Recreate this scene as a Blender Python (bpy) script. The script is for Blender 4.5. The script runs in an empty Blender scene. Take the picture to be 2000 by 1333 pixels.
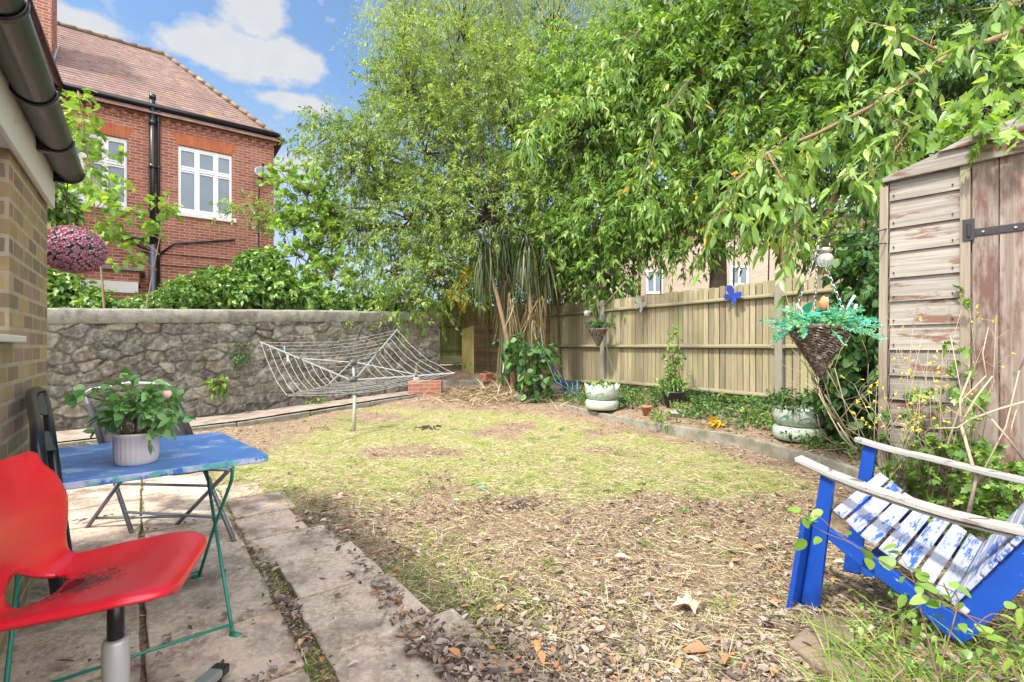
import bpy, math, random
import numpy as np
from mathutils import Vector, Matrix
random.seed(7); rng = np.random.default_rng(11)
F = 944.0; CX = 1000.0; HY = 675.0; H = 1.2
scene = bpy.context.scene; col = scene.collection
def P(px, py, Y): return Vector(((px-CX)/F*Y, Y, H-(py-HY)/F*Y))
def G(px, py, z=0.0):
    Y = (H-z)*F/(py-HY); return Vector(((px-CX)/F*Y, Y, z))
def V(*a): return Vector(a)
# ------------------------------------------------------------------ objects
WORLD = {}
def tag(o, label, cat=None, group=None, kind=None):
    if label: o['label'] = label
    if cat: o['category'] = cat
    if group: o['group'] = group
    if kind: o['kind'] = kind
    return o
def thing(name, label, cat, loc=(0,0,0), group=None):
    o = bpy.data.objects.new(name, None); col.objects.link(o); o.location = loc
    o.empty_display_size = .1
    WORLD[o.name] = Vector(loc); return tag(o, label, cat, group)
def wl(o): return WORLD.get(o.name, Vector((0,0,0))) if o is not None else Vector((0,0,0))
def link(name, me, mat, parent=None, smooth=False):
    o = bpy.data.objects.new(name, me); col.objects.link(o)
    if mat is not None:
        for m in (mat if isinstance(mat, (list, tuple)) else [mat]): me.materials.append(m)
    if parent is not None: o.parent = parent
    WORLD[o.name] = wl(parent)
    if smooth:
        me.polygons.foreach_set('use_smooth', [True]*len(me.polygons))
    return o
def auto_uv(me):
    n = len(me.loops); uv = me.uv_layers.new(name='UVMap')
    co = np.zeros(len(me.vertices)*3, np.float32); me.vertices.foreach_get('co', co); co = co.reshape(-1,3)
    vi = np.zeros(n, np.int32); me.loops.foreach_get('vertex_index', vi)
    nf = len(me.polygons)
    no = np.zeros(nf*3, np.float32); me.polygons.foreach_get('normal', no); no = no.reshape(-1,3)
    lt = np.zeros(nf, np.int32); me.polygons.foreach_get('loop_total', lt)
    ln = np.repeat(no, lt, axis=0)
    t = np.stack([-ln[:,1], ln[:,0], np.zeros(n)], 1); L = np.linalg.norm(t, axis=1)
    flat = L < .25; t[flat] = (1,0,0); L[flat] = 1; t = t/L[:,None]
    b = np.cross(ln, t)
    p = co[vi]
    u = (p*t).sum(1); v = (p*b).sum(1)
    out = np.stack([u,v],1).astype(np.float32); uv.data.foreach_set('uv', out.ravel())
class MB:
    def __init__(s): s.v=[]; s.f=[]
    def add(s, vs, fs):
        k=len(s.v); s.v += [tuple(p) for p in vs]; s.f += [tuple(i+k for i in f) for f in fs]; return s
    def para(s, p, a, b, c):                       # parallelepiped: corner + three edges
        p,a,b,c = map(Vector,(p,a,b,c))
        vs=[p,p+a,p+a+b,p+b,p+c,p+a+c,p+a+b+c,p+b+c]
        fs=[(0,3,2,1),(4,5,6,7),(0,1,5,4),(1,2,6,5),(2,3,7,6),(3,0,4,7)]
        if a.cross(b).dot(c)<0: fs=[f[::-1] for f in fs]
        return s.add(vs,fs)
    def box(s, c, sz):
        c=Vector(c); x,y,z=sz; return s.para(c-V(x/2,y/2,z/2),(x,0,0),(0,y,0),(0,0,z))
    def bar(s, p, q, w, h, up=(0,0,1)):
        p=Vector(p); q=Vector(q); d=(q-p); sd=d.cross(Vector(up)).normalized(); u=sd.cross(d).normalized()
        return s.para(p-sd*w/2-u*h/2, d, sd*w, u*h)
    def prism(s, pts, off):                        # polygon extruded by vector
        pts=[Vector(p) for p in pts]; off=Vector(off); n=len(pts)
        vs=pts+[p+off for p in pts]
        return s.add(vs,[tuple(range(n))[::-1],tuple(range(n,2*n))]+[(i,(i+1)%n,n+(i+1)%n,n+i) for i in range(n)])
    def tube(s, path, r, n=8, cap=True):
        path=[Vector(p) for p in path]; m=len(path)
        rr = r if isinstance(r,(list,tuple)) else [r]*m
        k=len(s.v); ref=None
        for i,p in enumerate(path):
            d=(path[min(i+1,m-1)]-path[max(i-1,0)]).normalized()
            if ref is None: ref = d.orthogonal().normalized()
            a=(ref-d*ref.dot(d))
            a = a.normalized() if a.length>1e-5 else d.orthogonal().normalized()
            ref=a; b=d.cross(a)
            for j in range(n):
                t=2*math.pi*j/n; s.v.append(tuple(p+(a*math.cos(t)+b*math.sin(t))*rr[i]))
        for i in range(m-1):
            for j in range(n):
                s.f.append((k+i*n+j,k+i*n+(j+1)%n,k+(i+1)*n+(j+1)%n,k+(i+1)*n+j))
        if cap:
            s.f.append(tuple(k+j for j in range(n))[::-1]); s.f.append(tuple(k+(m-1)*n+j for j in range(n)))
        return s
    def lathe(s, c, prof, n=32, rfun=None, axis=None):
        c=Vector(c); k=len(s.v); m=len(prof)
        for i,(r,z) in enumerate(prof):
            for j in range(n):
                t=2*math.pi*j/n; R=r*(rfun(t,i,z) if rfun else 1)
                s.v.append((c.x+R*math.cos(t),c.y+R*math.sin(t),c.z+z))
        for i in range(m-1):
            for j in range(n):
                s.f.append((k+i*n+j,k+i*n+(j+1)%n,k+(i+1)*n+(j+1)%n,k+(i+1)*n+j))
        s.f.append(tuple(k+j for j in range(n))[::-1]); s.f.append(tuple(k+(m-1)*n+j for j in range(n)))
        return s
    def ball(s, c, r, n=12, m=8, sc=(1,1,1)):
        c=Vector(c); prof=[]
        k=len(s.v)
        for i in range(m+1):
            a=math.pi*i/m
            for j in range(n):
                t=2*math.pi*j/n
                s.v.append((c.x+r*sc[0]*math.sin(a)*math.cos(t),c.y+r*sc[1]*math.sin(a)*math.sin(t),c.z+r*sc[2]*math.cos(a)))
        for i in range(m):
            for j in range(n):
                s.f.append((k+i*n+j,k+(i+1)*n+j,k+(i+1)*n+(j+1)%n,k+i*n+(j+1)%n))
        return s
    def build(s, name, mat, parent=None, smooth=False, bevel=0, subsurf=0, solid=0):
        me=bpy.data.meshes.new(name); off=wl(parent)
        me.from_pydata([(x-off.x,y-off.y,z-off.z) for x,y,z in s.v],[],s.f); me.validate(); me.update()
        auto_uv(me)
        o=link(name,me,mat,parent,smooth)
        if solid:
            m=o.modifiers.new('solid','SOLIDIFY'); m.thickness=solid; m.offset=0
        if subsurf:
            m=o.modifiers.new('sub','SUBSURF'); m.levels=m.render_levels=subsurf
        if bevel:
            m=o.modifiers.new('bev','BEVEL'); m.width=bevel; m.segments=2; m.limit_method='ANGLE'; m.angle_limit=.6
        return o
# ---- numpy meshes of many small faces
def npmesh(name, verts, faces, rnd, mat, parent=None, smooth=False):
    off=wl(parent); verts=verts-np.array(off[:])
    me=bpy.data.meshes.new(name); nv=len(verts); nf,k=faces.shape
    me.vertices.add(nv); me.vertices.foreach_set('co', verts.astype(np.float32).ravel())
    me.loops.add(nf*k); me.loops.foreach_set('vertex_index', faces.astype(np.int32).ravel())
    me.polygons.add(nf); me.polygons.foreach_set('loop_start', (np.arange(nf)*k).astype(np.int32))
    me.update(calc_edges=True)
    if rnd is not None:
        at=me.attributes.new('rnd','FLOAT','FACE'); at.data.foreach_set('value', rnd.astype(np.float32))
    return link(name,me,mat,parent,smooth)
def nrm(a): return a/np.maximum(np.linalg.norm(a,axis=-1,keepdims=True),1e-9)
def leaves_geo(pos, d, nr, L, W, fold=.18, droop=.0):
    """folded pointed leaves: 7 verts, 4 quads-ish (as 2x2 quads)"""
    N=len(pos); d=nrm(d); s=nrm(np.cross(d,nr)); n=np.cross(s,d)
    L=L[:,None]; W=W[:,None]
    b=pos; m=pos+d*L*.45-n*W*fold; t=pos+d*L-np.array([0,0,1.])*L*droop
    l=pos+d*L*.42+s*W*.5; r=pos+d*L*.42-s*W*.5
    v=np.stack([b,l,m,r,t],1).reshape(-1,3)
    k=(np.arange(N)*5)[:,None]
    f=np.concatenate([k+np.array([[0,2,4,1]]),k+np.array([[0,3,4,2]])],1).reshape(-1,4)
    return v,f
def big_leaves_geo(pos, d, nr, L, W, shape, fold=.15, droop=.15):
    """outlined leaves: shape = list of (t along, half width) from base to tip; symmetric strips of quads"""
    N=len(pos); d=nrm(d); s=nrm(np.cross(d,nr)); n=np.cross(s,d)
    K=len(shape); vs=[]
    for (t,w) in shape:
        c=pos+d*(L*t)[:,None]-np.array([0,0,1.])*(L*droop*t*t)[:,None]
        vs += [c+s*(W*w)[:,None]+n*(W*fold*w)[:,None], c, c-s*(W*w)[:,None]+n*(W*fold*w)[:,None]]
    v=np.stack(vs,1).reshape(-1,3); k=(np.arange(N)*3*K)[:,None]; f=[]
    for i in range(K-1):
        a=3*i; f += [[a,a+1,a+4,a+3],[a+1,a+2,a+5,a+4]]
    f=np.array(f).reshape(1,-1); f=(k+f).reshape(-1,4)
    return v,f,2*(K-1)
OVAL=[(0,.03),(.15,.3),(.38,.5),(.62,.45),(.85,.22),(1,.02)]
ROUND=[(0,.1),(.12,.4),(.35,.55),(.6,.5),(.85,.3),(1,.03)]
LOBED=[(0,.1),(.08,.5),(.2,.28),(.42,.62),(.52,.24),(.72,.42),(.8,.15),(1,.02)]
def rv(n): return nrm(rng.normal(size=(n,3)))
def blades_geo(pos, d, L, W, curve, seg=2):
    N=len(pos); d=nrm(d); side=nrm(np.cross(d,rv(N))); vs=[]
    hz=d.copy(); hz[:,2]=0; hz=nrm(hz)
    for i in range(seg+1):
        t=i/seg; w=(1-t)**.7*.9+.1
        c=pos+d*(L*t)[:,None]+ (hz*.6-np.array([0,0,1.]))*(L*curve*t*t)[:,None]
        vs += [c+side*(W*w*.5)[:,None], c-side*(W*w*.5)[:,None]]
    v=np.stack(vs,1).reshape(-1,3); k=(np.arange(N)*2*(seg+1))[:,None]
    f=np.array([[2*i,2*i+1,2*i+3,2*i+2] for i in range(seg)]).reshape(1,-1)
    return v,(k+f).reshape(-1,4),seg
def cat_geo(parts):
    vs=[];fs=[];rs=[];k=0
    for v,f,r in parts: vs.append(v); fs.append(f+k); rs.append(r); k+=len(v)
    return np.concatenate(vs),np.concatenate(fs),np.concatenate(rs)
def vnoise(x,y,seed=0):
    xi=np.floor(x).astype(np.int64); yi=np.floor(y).astype(np.int64); xf=x-xi; yf=y-yi
    def h(a,b):
        n=(a*374761393+b*668265263+seed*1442695041)&0x7fffffff; n=((n^(n>>13))*1274126177)&0x7fffffff
        return ((n^(n>>16))&0xffff)/65535.
    u=xf*xf*(3-2*xf); w=yf*yf*(3-2*yf)
    return (h(xi,yi)*(1-u)+h(xi+1,yi)*u)*(1-w)+(h(xi,yi+1)*(1-u)+h(xi+1,yi+1)*u)*w
def fbm(x,y,sc,oct=4,seed=0):
    r=0;a=1;t=0
    for i in range(oct): r=r+a*vnoise(x*sc,y*sc,seed+i); t+=a; a*=.5; sc*=2.03
    return r/t
# ------------------------------------------------------------------ materials
MATS={}
def newmat(name):
    m=bpy.data.materials.new(name); m.use_nodes=True; nt=m.node_tree; nt.nodes.clear()
    o=nt.nodes.new('ShaderNodeOutputMaterial'); return m,nt,o
class NT:
    def __init__(s,nt): s.nt=nt
    def n(s,t,**kw):
        nd=s.nt.nodes.new('ShaderNode'+t)
        for k,v in kw.items():
            if k.startswith('i_'):
                key=k[2:]; key=int(key) if key.isdigit() else key.replace('_',' ')
                s.set(nd.inputs[key],v)
            else: setattr(nd,k,v)
        return nd
    def set(s,inp,v):
        if isinstance(v,bpy.types.NodeSocket): s.nt.links.new(v,inp)
        elif isinstance(v,(tuple,list)) and inp.type=='RGBA': inp.default_value=(v[0],v[1],v[2],1)
        else: inp.default_value=v
    def mix(s,f,a,b,mode='MIX'):
        m=s.nt.nodes.new('ShaderNodeMix'); m.data_type='RGBA'; m.blend_type=mode
        s.set(m.inputs[0],f); s.set(m.inputs[6],a); s.set(m.inputs[7],b); return m.outputs[2]
    def math(s,op,a,b=0.,c=None,clamp=False):
        m=s.nt.nodes.new('ShaderNodeMath'); m.operation=op; m.use_clamp=clamp
        s.set(m.inputs[0],a); s.set(m.inputs[1],b)
        if c is not None: s.set(m.inputs[2],c)
        return m.outputs[0]
    def ramp(s,f,stops):
        r=s.nt.nodes.new('ShaderNodeValToRGB'); s.set(r.inputs[0],f); e=r.color_ramp.elements
        while len(e)<len(stops): e.new(.5)
        for x,(p,c) in zip(e,stops): x.position=p; x.color=(c[0],c[1],c[2],1) if isinstance(c,(tuple,list)) else (c,c,c,1)
        return r.outputs[0]
    def noise(s,vec,scale,detail=4,rough=.55,w=None):
        n=s.n('TexNoise',i_Scale=scale,i_Detail=detail,i_Roughness=rough); s.nt.links.new(vec,n.inputs['Vector']); return n.outputs[0]
    def map(s,vec,scale=(1,1,1),loc=(0,0,0)):
        n=s.n('Mapping'); s.nt.links.new(vec,n.inputs[0]); n.inputs['Scale'].default_value=scale; n.inputs['Location'].default_value=loc; return n.outputs[0]
    def bump(s,h,strength=.3,dist=.01):
        return s.n('Bump',i_Strength=strength,i_Distance=dist,i_Height=h).outputs[0]
def basic(name,c,rough=.6,metal=0,var=.15,vs=8,bump=.1,bs=40,c2=None,wear=None,wears=12,wlo=.55,whi=.62,spec=.5,coat=0,trans=0,island=0):
    if name in MATS: return MATS[name]
    m,nt,o=newmat(name); t=NT(nt); tc=t.n('TexCoord').outputs['Object']
    a=c; b=c2 if c2 else tuple(x*(1-var*2) for x in c)
    colr=t.mix(t.noise(tc,vs,5),a,b) if (var or c2) else None
    if wear:
        w=t.ramp(t.noise(tc,wears,6,.65),[(wlo,0),(whi,1)]); colr=t.mix(w,colr,wear)
    if island:
        ri=t.n('NewGeometry').outputs['Random Per Island']
        hs=t.n('HueSaturation',i_Color=colr if colr else a,i_Value=t.math('MULTIPLY_ADD',ri,island*2,1-island)); colr=hs.outputs[0]
    p=t.n('BsdfPrincipled',i_Roughness=rough,i_Metallic=metal); t.set(p.inputs['Base Color'],colr if colr is not None else a)
    p.inputs['Specular IOR Level'].default_value=spec
    p.inputs['Coat Weight'].default_value=coat
    if trans: p.inputs['Transmission Weight'].default_value=trans
    if bump: t.set(p.inputs['Normal'],t.bump(t.noise(tc,bs,4),bump,.01))
    nt.links.new(p.outputs[0],o.inputs[0]); MATS[name]=m; return m
def wood(name,c1,c2,axis='v',grain=60,stain=None,stainlo=.5,stainhi=.7,rough=.8,island=.15,along=2.5,stains=3,bump=.35):
    if name in MATS: return MATS[name]
    m,nt,o=newmat(name); t=NT(nt); uv=t.n('TexCoord').outputs['UV']
    ri=t.n('NewGeometry').outputs['Random Per Island']
    cm=t.n('CombineXYZ',i_Z=t.math('MULTIPLY',ri,37.)).outputs[0]
    add=t.n('VectorMath',operation='ADD'); nt.links.new(uv,add.inputs[0]); nt.links.new(cm,add.inputs[1]); vec=add.outputs[0]
    sc=(grain,along,1) if axis=='v' else (along,grain,1)
    g=t.noise(t.map(vec,sc),1,6,.6)
    base=t.mix(t.ramp(g,[(.3,0),(.7,1)]),c1,c2)
    sc2=(stains*3,stains*.6,1) if axis=='v' else (stains*.6,stains*3,1)
    if stain:
        st=t.ramp(t.noise(t.map(vec,sc2,(3,1,2)),1,6,.7),[(stainlo,0),(stainhi,1)]); base=t.mix(st,base,stain)
    hs=t.n('HueSaturation',i_Color=base,i_Value=t.math('MULTIPLY_ADD',ri,island*2,1-island)).outputs[0]
    p=t.n('BsdfPrincipled',i_Roughness=rough); t.set(p.inputs['Base Color'],hs); p.inputs['Specular IOR Level'].default_value=.25
    t.set(p.inputs['Normal'],t.bump(g,bump,.004)); nt.links.new(p.outputs[0],o.inputs[0]); MATS[name]=m; return m
def brick(name,c1,c2,c3,mortar,bw=.215,bh=.065,mo=.01,rough=.85,soot=None,vert=False):
    m,nt,o=newmat(name); t=NT(nt); uv=t.n('TexCoord').outputs['UV']; ob=t.n('TexCoord').outputs['Object']
    b=t.n('TexBrick',i_Scale=1.0,i_Mortar_Size=mo,i_Mortar_Smooth=.15,i_Bias=0.,i_Brick_Width=bw+mo,i_Row_Height=bh+mo)
    if vert:
        sw=t.n('Mapping'); nt.links.new(uv,sw.inputs[0]); sw.inputs['Rotation'].default_value=(0,0,math.pi/2); uv2=sw.outputs[0]
    else: uv2=uv
    nz=t.n('TexNoise',i_Scale=14.,i_Detail=3.); nt.links.new(ob,nz.inputs['Vector'])
    mp=t.n('VectorMath',operation='MULTIPLY_ADD'); nt.links.new(nz.outputs['Color'],mp.inputs[0]); mp.inputs[1].default_value=(.008,.008,0); nt.links.new(uv2,mp.inputs[2])
    nt.links.new(mp.outputs[0],b.inputs['Vector'])
    b.inputs['Color1'].default_value=(0,0,0,1); b.inputs['Color2'].default_value=(1,1,1,1); b.inputs['Mortar'].default_value=(.5,.5,.5,1)
    cr=t.ramp(b.outputs['Color'],[(0,c1),(.35,c2),(.62,c1),(.8,c3),(1,c2)])
    n2=t.noise(ob,18,6,.65); cr=t.mix(t.math('MULTIPLY',n2,.5),cr,tuple(x*.55 for x in c2))
    if soot:
        s=t.ramp(t.noise(ob,1.3,6,.7),[(.5,0),(.75,.7)]); cr=t.mix(s,cr,soot)
    mm=t.mix(t.noise(ob,9,4),mortar,tuple(x*.6 for x in mortar))
    cr=t.mix(b.outputs['Fac'],cr,mm)
    p=t.n('BsdfPrincipled',i_Roughness=rough); t.set(p.inputs['Base Color'],cr); p.inputs['Specular IOR Level'].default_value=.25
    h=t.math('SUBTRACT',t.math('MULTIPLY',n2,.35),b.outputs['Fac'])
    t.set(p.inputs['Normal'],t.bump(h,.5,.008)); nt.links.new(p.outputs[0],o.inputs[0]); return m
def leafmat(name,stops,trans=.35,rough=.45,spec=.4):
    m,nt,o=newmat(name); t=NT(nt)
    r=t.n('Attribute',attribute_name='rnd').outputs['Fac']
    c=t.ramp(r,stops)
    p=t.n('BsdfPrincipled',i_Roughness=rough); t.set(p.inputs['Base Color'],c); p.inputs['Specular IOR Level'].default_value=spec
    tr=t.n('BsdfTranslucent'); c2=t.mix(1.,c,(1.5,1.45,.5),'MULTIPLY'); t.set(tr.inputs['Color'],c2)
    mx=t.n('MixShader',i_0=trans); nt.links.new(p.outputs[0],mx.inputs[1]); nt.links.new(tr.outputs[0],mx.inputs[2])
    nt.links.new(mx.outputs[0],o.inputs[0]); return m
def glassy(name,c,rough=.05):
    m,nt,o=newmat(name); t=NT(nt)
    p=t.n('BsdfPrincipled',i_Roughness=rough,i_Base_Color=c); p.inputs['Specular IOR Level'].default_value=1.0; p.inputs['Coat Weight'].default_value=1
    nt.links.new(p.outputs[0],o.inputs[0]); return m
SKYTINT=(.66,.74,.76); CLV=11; CLF=2.3; EXPO=1.15; SUNE=3.1; SUNA=5
# ================================================================== camera, sky, sun
cam=bpy.data.cameras.new('camera'); co=bpy.data.objects.new('camera',cam); col.objects.link(co)
co.location=(0,0,H); co.rotation_euler=(math.pi/2,0,0); cam.sensor_width=36; cam.lens=F/2000*36; cam.shift_y=8.5/2000; cam.clip_end=2000; cam.clip_start=.05
scene.camera=co
SUN_AZ=Vector((-.74,-.67,0)).normalized(); SUN_EL=math.radians(56)
sd=Vector((SUN_AZ.x*math.cos(SUN_EL),SUN_AZ.y*math.cos(SUN_EL),math.sin(SUN_EL)))
sun=bpy.data.lights.new('sun','SUN'); sun.energy=SUNE; sun.angle=math.radians(SUNA); sun.color=(1,.95,.86)
so=bpy.data.objects.new('sun',sun); col.objects.link(so); so.rotation_euler=sd.to_track_quat('Z','Y').to_euler()
w=bpy.data.worlds.new('World'); scene.world=w; w.use_nodes=True; nt=w.node_tree; nt.nodes.clear(); t=NT(nt)
sky=t.n('TexSky',sky_type='NISHITA'); sky.sun_disc=False; sky.sun_elevation=SUN_EL; sky.sun_rotation=math.atan2(SUN_AZ.x,SUN_AZ.y); sky.air_density=1.0; sky.dust_density=1.2; sky.ozone_density=2.0
gen=t.n('TexCoord').outputs['Generated']; sep=t.n('SeparateXYZ'); nt.links.new(gen,sep.inputs[0])
X,Y,Z=sep.outputs
el=t.math('ARCSINE',Z); az=t.math('ARCTAN2',X,Y)
nz=t.noise(t.map(gen,(1,1,1.4)),15,8,.6); nz2=t.noise(gen,26,5,.6)
def dirof(px,py):
    v=Vector(((px-CX)/F,1,(HY-py)/F)).normalized(); return math.atan2(v.x,v.y),math.asin(v.z)
cl=None
for (px,py,rx,ry,a) in [(480,105,.135,.052,1.1),(565,112,.075,.045,1.1),(500,30,.075,.06,1.1),(375,90,.07,.036,.9),(150,38,.07,.022,.8),(565,200,.085,.020,.9),(650,40,.03,.012,.4),(560,330,.2,.05,.55)]:
    A,E_=dirof(px,py)
    dx=t.math('DIVIDE',t.math('SUBTRACT',az,A),rx); dy=t.math('DIVIDE',t.math('SUBTRACT',el,E_),ry)
    r=t.math('SQRT',t.math('ADD',t.math('MULTIPLY',dx,dx),t.math('MULTIPLY',dy,dy)))
    b=t.math('MULTIPLY',t.math('SUBTRACT',1.02,r,clamp=False),a)
    cl=b if cl is None else t.math('MAXIMUM',cl,b)
far=t.math('MULTIPLY',t.noise(t.map(gen,(1,1,2.2)),3.2,8,.6),1.35)      # bright unseen clouds behind the camera, added for ambient light
back=t.ramp(Y,[(.0,1),(.15,0)])
dens=t.math('ADD',t.math('MAXIMUM',cl,t.math('MULTIPLY',back,t.math('SUBTRACT',far,.12))),t.math('MULTIPLY',t.math('SUBTRACT',nz,.5),1.5))
mask=t.ramp(dens,[(.14,0),(.46,1)])
shade=t.ramp(nz2,[(.35,.82),(.6,1)])
low=t.ramp(t.math('DIVIDE',t.math('SUBTRACT',el,t.math('MULTIPLY',nz,.12)),.5),[(.35,1),(.85,0)])
bl=t.mix(1.,sky.outputs[0],SKYTINT,'MULTIPLY')
hz=t.mix(t.math('MULTIPLY',low,.6),bl,(CLF*.82,CLF*.95,CLF*1.1))
cc=t.mix(back,t.mix(shade,(CLF*.66,CLF*.77,CLF*.95),(CLF,CLF*1.03,CLF*1.08)),(CLV,CLV*1.02,CLV*1.05))
skyc=t.mix(mask,hz,cc)
bg=t.n('Background',i_Strength=.15); nt.links.new(skyc,bg.inputs[0]); ow=t.n('OutputWorld'); nt.links.new(bg.outputs[0],ow.inputs[0])
vs=scene.view_settings; vs.view_transform='Standard'; vs.look='None'; vs.gamma=1; vs.exposure=EXPO
scene.cycles.max_bounces=7; scene.cycles.diffuse_bounces=4; scene.cycles.transparent_max_bounces=8; scene.cycles.sample_clamp_indirect=6
# ================================================================== terrain
def sm(a,b,x): q=np.clip((x-a)/(b-a),0,1); return q*q*(3-2*q)
KX=[(3.0,2.9),(4.0,3.02),(4.6,2.98),(5.62,2.73),(6.63,2.0),(8.78,.78),(9.5,.35),(10.2,-.1)]
def kx(y): return np.interp(y,[k[0] for k in KX],[k[1] for k in KX])
e1=np.array([-.607,.794]); e2=np.array([.794,.607]); O2=np.array([-.70,1.72])
def uvp(x,y): return (x-O2[0])*e1[0]+(y-O2[1])*e1[1],(x-O2[0])*e2[0]+(y-O2[1])*e2[1]
def pxy(u,v,z=0): p=O2+u*e1+v*e2; return Vector((p[0],p[1],z))
# stone wall line
WA=Vector((-6.10,6.4,0)); WB=Vector((-1.62,10.3,0)); wd=(WB-WA).normalized(); wn=Vector((wd.y,-wd.x,0))  # wn towards camera
def wdist(x,y): return (x-WA.x)*wn.x+(y-WA.y)*wn.y
def hgt(x,y,micro=True):
    x=np.asarray(x,float); y=np.asarray(y,float)
    b=.22*sm(6.6,10,y)+.36*sm(10.05,10.7,y)*(1-sm(.3,1.4,x))+.12*sm(10.3,10.9,y)*(1-sm(-1.3,-.7,x))
    inbed=(x>kx(y))&(y>3.6)&(y<11.6)
    d=(x-kx(y))*.86
    bed=.10+.22*np.clip(d/1.3,0,1.0)
    b=np.where(inbed,np.maximum(bed,b),b)
    wdst=(x-WA.x)*wn.x+(y-WA.y)*wn.y
    along=(x-WA.x)*wd.x+(y-WA.y)*wd.y; b=np.where((wdst<0)&(along<5.9),np.minimum(b,.0),b)
    b=b+(.05*sm(.75,.6,wdst)*(wdst>0)*(y>6)*0)
    b=np.where((y>12)|(x>7)|(x<-9),0,b)
    u,v=uvp(x,y); pat=(u>-2)&(u<6)&(v<.1)|((u<2.2)&(v<.5)&(u>-.5))
    b=b+np.where((y>2.0)&(y<13),.05*np.exp(-((x+.55)**2+(y-6.3)**2)/.08)*0,0)
    if micro:
        m=(fbm(x,y,1.2,3,5)-.5)*.08+(fbm(x,y,9,3,9)-.5)*.035
        m=np.where(pat,m*.15-.010,m); b=b+m
    return b
def gz(x,y): return float(hgt(np.array([x]),np.array([y]))[0])
def lawnness(x,y):
    n=fbm(x,y,.9,4,3)
    L=sm(2.1,4.4,y+ (n-.5)*3.2)*(1-sm(7.4,8.6,y+.25*x))*(1-sm(-.6,.0,x-kx(y)+.3*n))
    L=L*(1-sm(.0,1.2,-(x+2.0)-(y-4.5)*.0)*sm(5.3,6.0,y)*.8)
    return np.clip(L*sm(.30,.52,n),0,1)
xs=np.concatenate([[-400,-150,-60,-30,-18,-12],np.arange(-9,-4,.1),np.arange(-4,4,.035),np.arange(4,8,.1),[9,12,18,30,60,150,400]])
ys=np.concatenate([[-60,-20,-6,-2,-.5],np.arange(.3,6,.035),np.arange(6,12.4,.05),[12.6,13,14,16,20,30,60,150,400,900]])
GX,GY=np.meshgrid(xs,ys); gxx=GX.ravel(); gyy=GY.ravel(); gz_=hgt(gxx,gyy)
nx=len(xs); ny=len(ys); idx=np.arange(nx*ny).reshape(ny,nx)
gf=np.stack([idx[:-1,:-1],idx[:-1,1:],idx[1:,1:],idx[1:,:-1]],-1).reshape(-1,4)
m,nt,o=newmat('ground_soil'); t=NT(nt); ob=t.n('TexCoord').outputs['Object']
la=t.n('Attribute',attribute_name='lawn').outputs['Fac']
soil=t.ramp(t.noise(ob,7,8,.7),[(.3,(.15,.11,.08)),(.5,(.31,.24,.18)),(.7,(.48,.41,.32))])
vo=t.n('TexVoronoi',i_Scale=85.,i_Randomness=1.); nt.links.new(t.map(ob,(1,.75,1)),vo.inputs['Vector']); sepv=t.n('SeparateColor'); nt.links.new(vo.outputs['Color'],sepv.inputs[0])
flk=t.ramp(sepv.outputs[0],[(0,(.08,.056,.04)),(.3,(.22,.155,.12)),(.6,(.34,.26,.20)),(.85,(.44,.36,.27)),(1,(.36,.18,.10))])
soil=t.mix(t.ramp(t.noise(ob,5,5,.6),[(.35,.25),(.6,.85)]),soil,flk)
soil=t.mix(1.,soil,(.86,.80,.74),'MULTIPLY')
straw=t.ramp(t.noise(ob,26,7,.75),[(.36,(.10,.085,.04)),(.5,(.33,.28,.15)),(.66,(.44,.38,.22))])
green=t.ramp(t.noise(ob,3.1,6,.7),[(.42,0),(.62,.7)])
st2=t.mix(green,straw,(.20,.26,.045))
lm=t.ramp(t.math('ADD',la,t.math('MULTIPLY',t.math('SUBTRACT',t.noise(ob,16,5,.7),.5),1.1)),[(.25,0),(.7,1)])
p=t.n('BsdfPrincipled',i_Roughness=.95); t.set(p.inputs['Base Color'],t.mix(lm,soil,st2)); p.inputs['Specular IOR Level'].default_value=.1
t.set(p.inputs['Normal'],t.bump(t.noise(ob,60,5,.7),.9,.02)); nt.links.new(p.outputs[0],o.inputs[0])
g=npmesh('ground',np.stack([gxx,gyy,gz_],1),gf,None,m,None,True); g['kind']='structure'
at=g.data.attributes.new('lawn','FLOAT','POINT'); at.data.foreach_set('value',lawnness(gxx,gyy).astype(np.float32))
# ------------------------------------------------------------------ patio slabs
m,nt,o=newmat('paving_stone'); t=NT(nt); ob=t.n('TexCoord').outputs['Object']; ri=t.n('NewGeometry').outputs['Random Per Island']
base=t.ramp(ri,[(0,(.55,.39,.33)),(.35,(.47,.38,.32)),(.7,(.56,.40,.34)),(1,(.43,.35,.30))])
c=t.mix(t.ramp(t.noise(ob,3.2,6,.65),[(.42,0),(.64,.75)]),base,(.29,.225,.185))
c=t.mix(t.ramp(t.noise(ob,5.5,7,.72),[(.52,0),(.60,.7)]),c,(.55,.47,.39))
c=t.mix(t.ramp(t.noise(t.map(ob,(1,1,1),(1,6,2)),4.2,8,.74),[(.53,0),(.59,.65)]),c,(.24,.17,.13))
c=t.mix(t.ramp(t.noise(ob,48,4,.7),[(.46,0),(.58,.6)]),c,(.66,.54,.38))
c=t.mix(t.ramp(t.noise(t.map(ob,(1,1,1),(1,7,0)),9,6,.75),[(.56,0),(.66,.6)]),c,(.20,.16,.10))
c=t.mix(t.ramp(t.noise(t.map(ob,(1,1,1),(5,2,0)),2.2,6,.7),[(.48,0),(.64,.8)]),c,(.13,.095,.07))
p=t.n('BsdfPrincipled',i_Roughness=.85); t.set(p.inputs['Base Color'],c)
p.inputs['Specular IOR Level'].default_value=.3
t.set(p.inputs['Normal'],t.bump(t.noise(ob,38,7,.75),.55,.008)); nt.links.new(p.outputs[0],o.inputs[0]); M_pave=m
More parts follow.
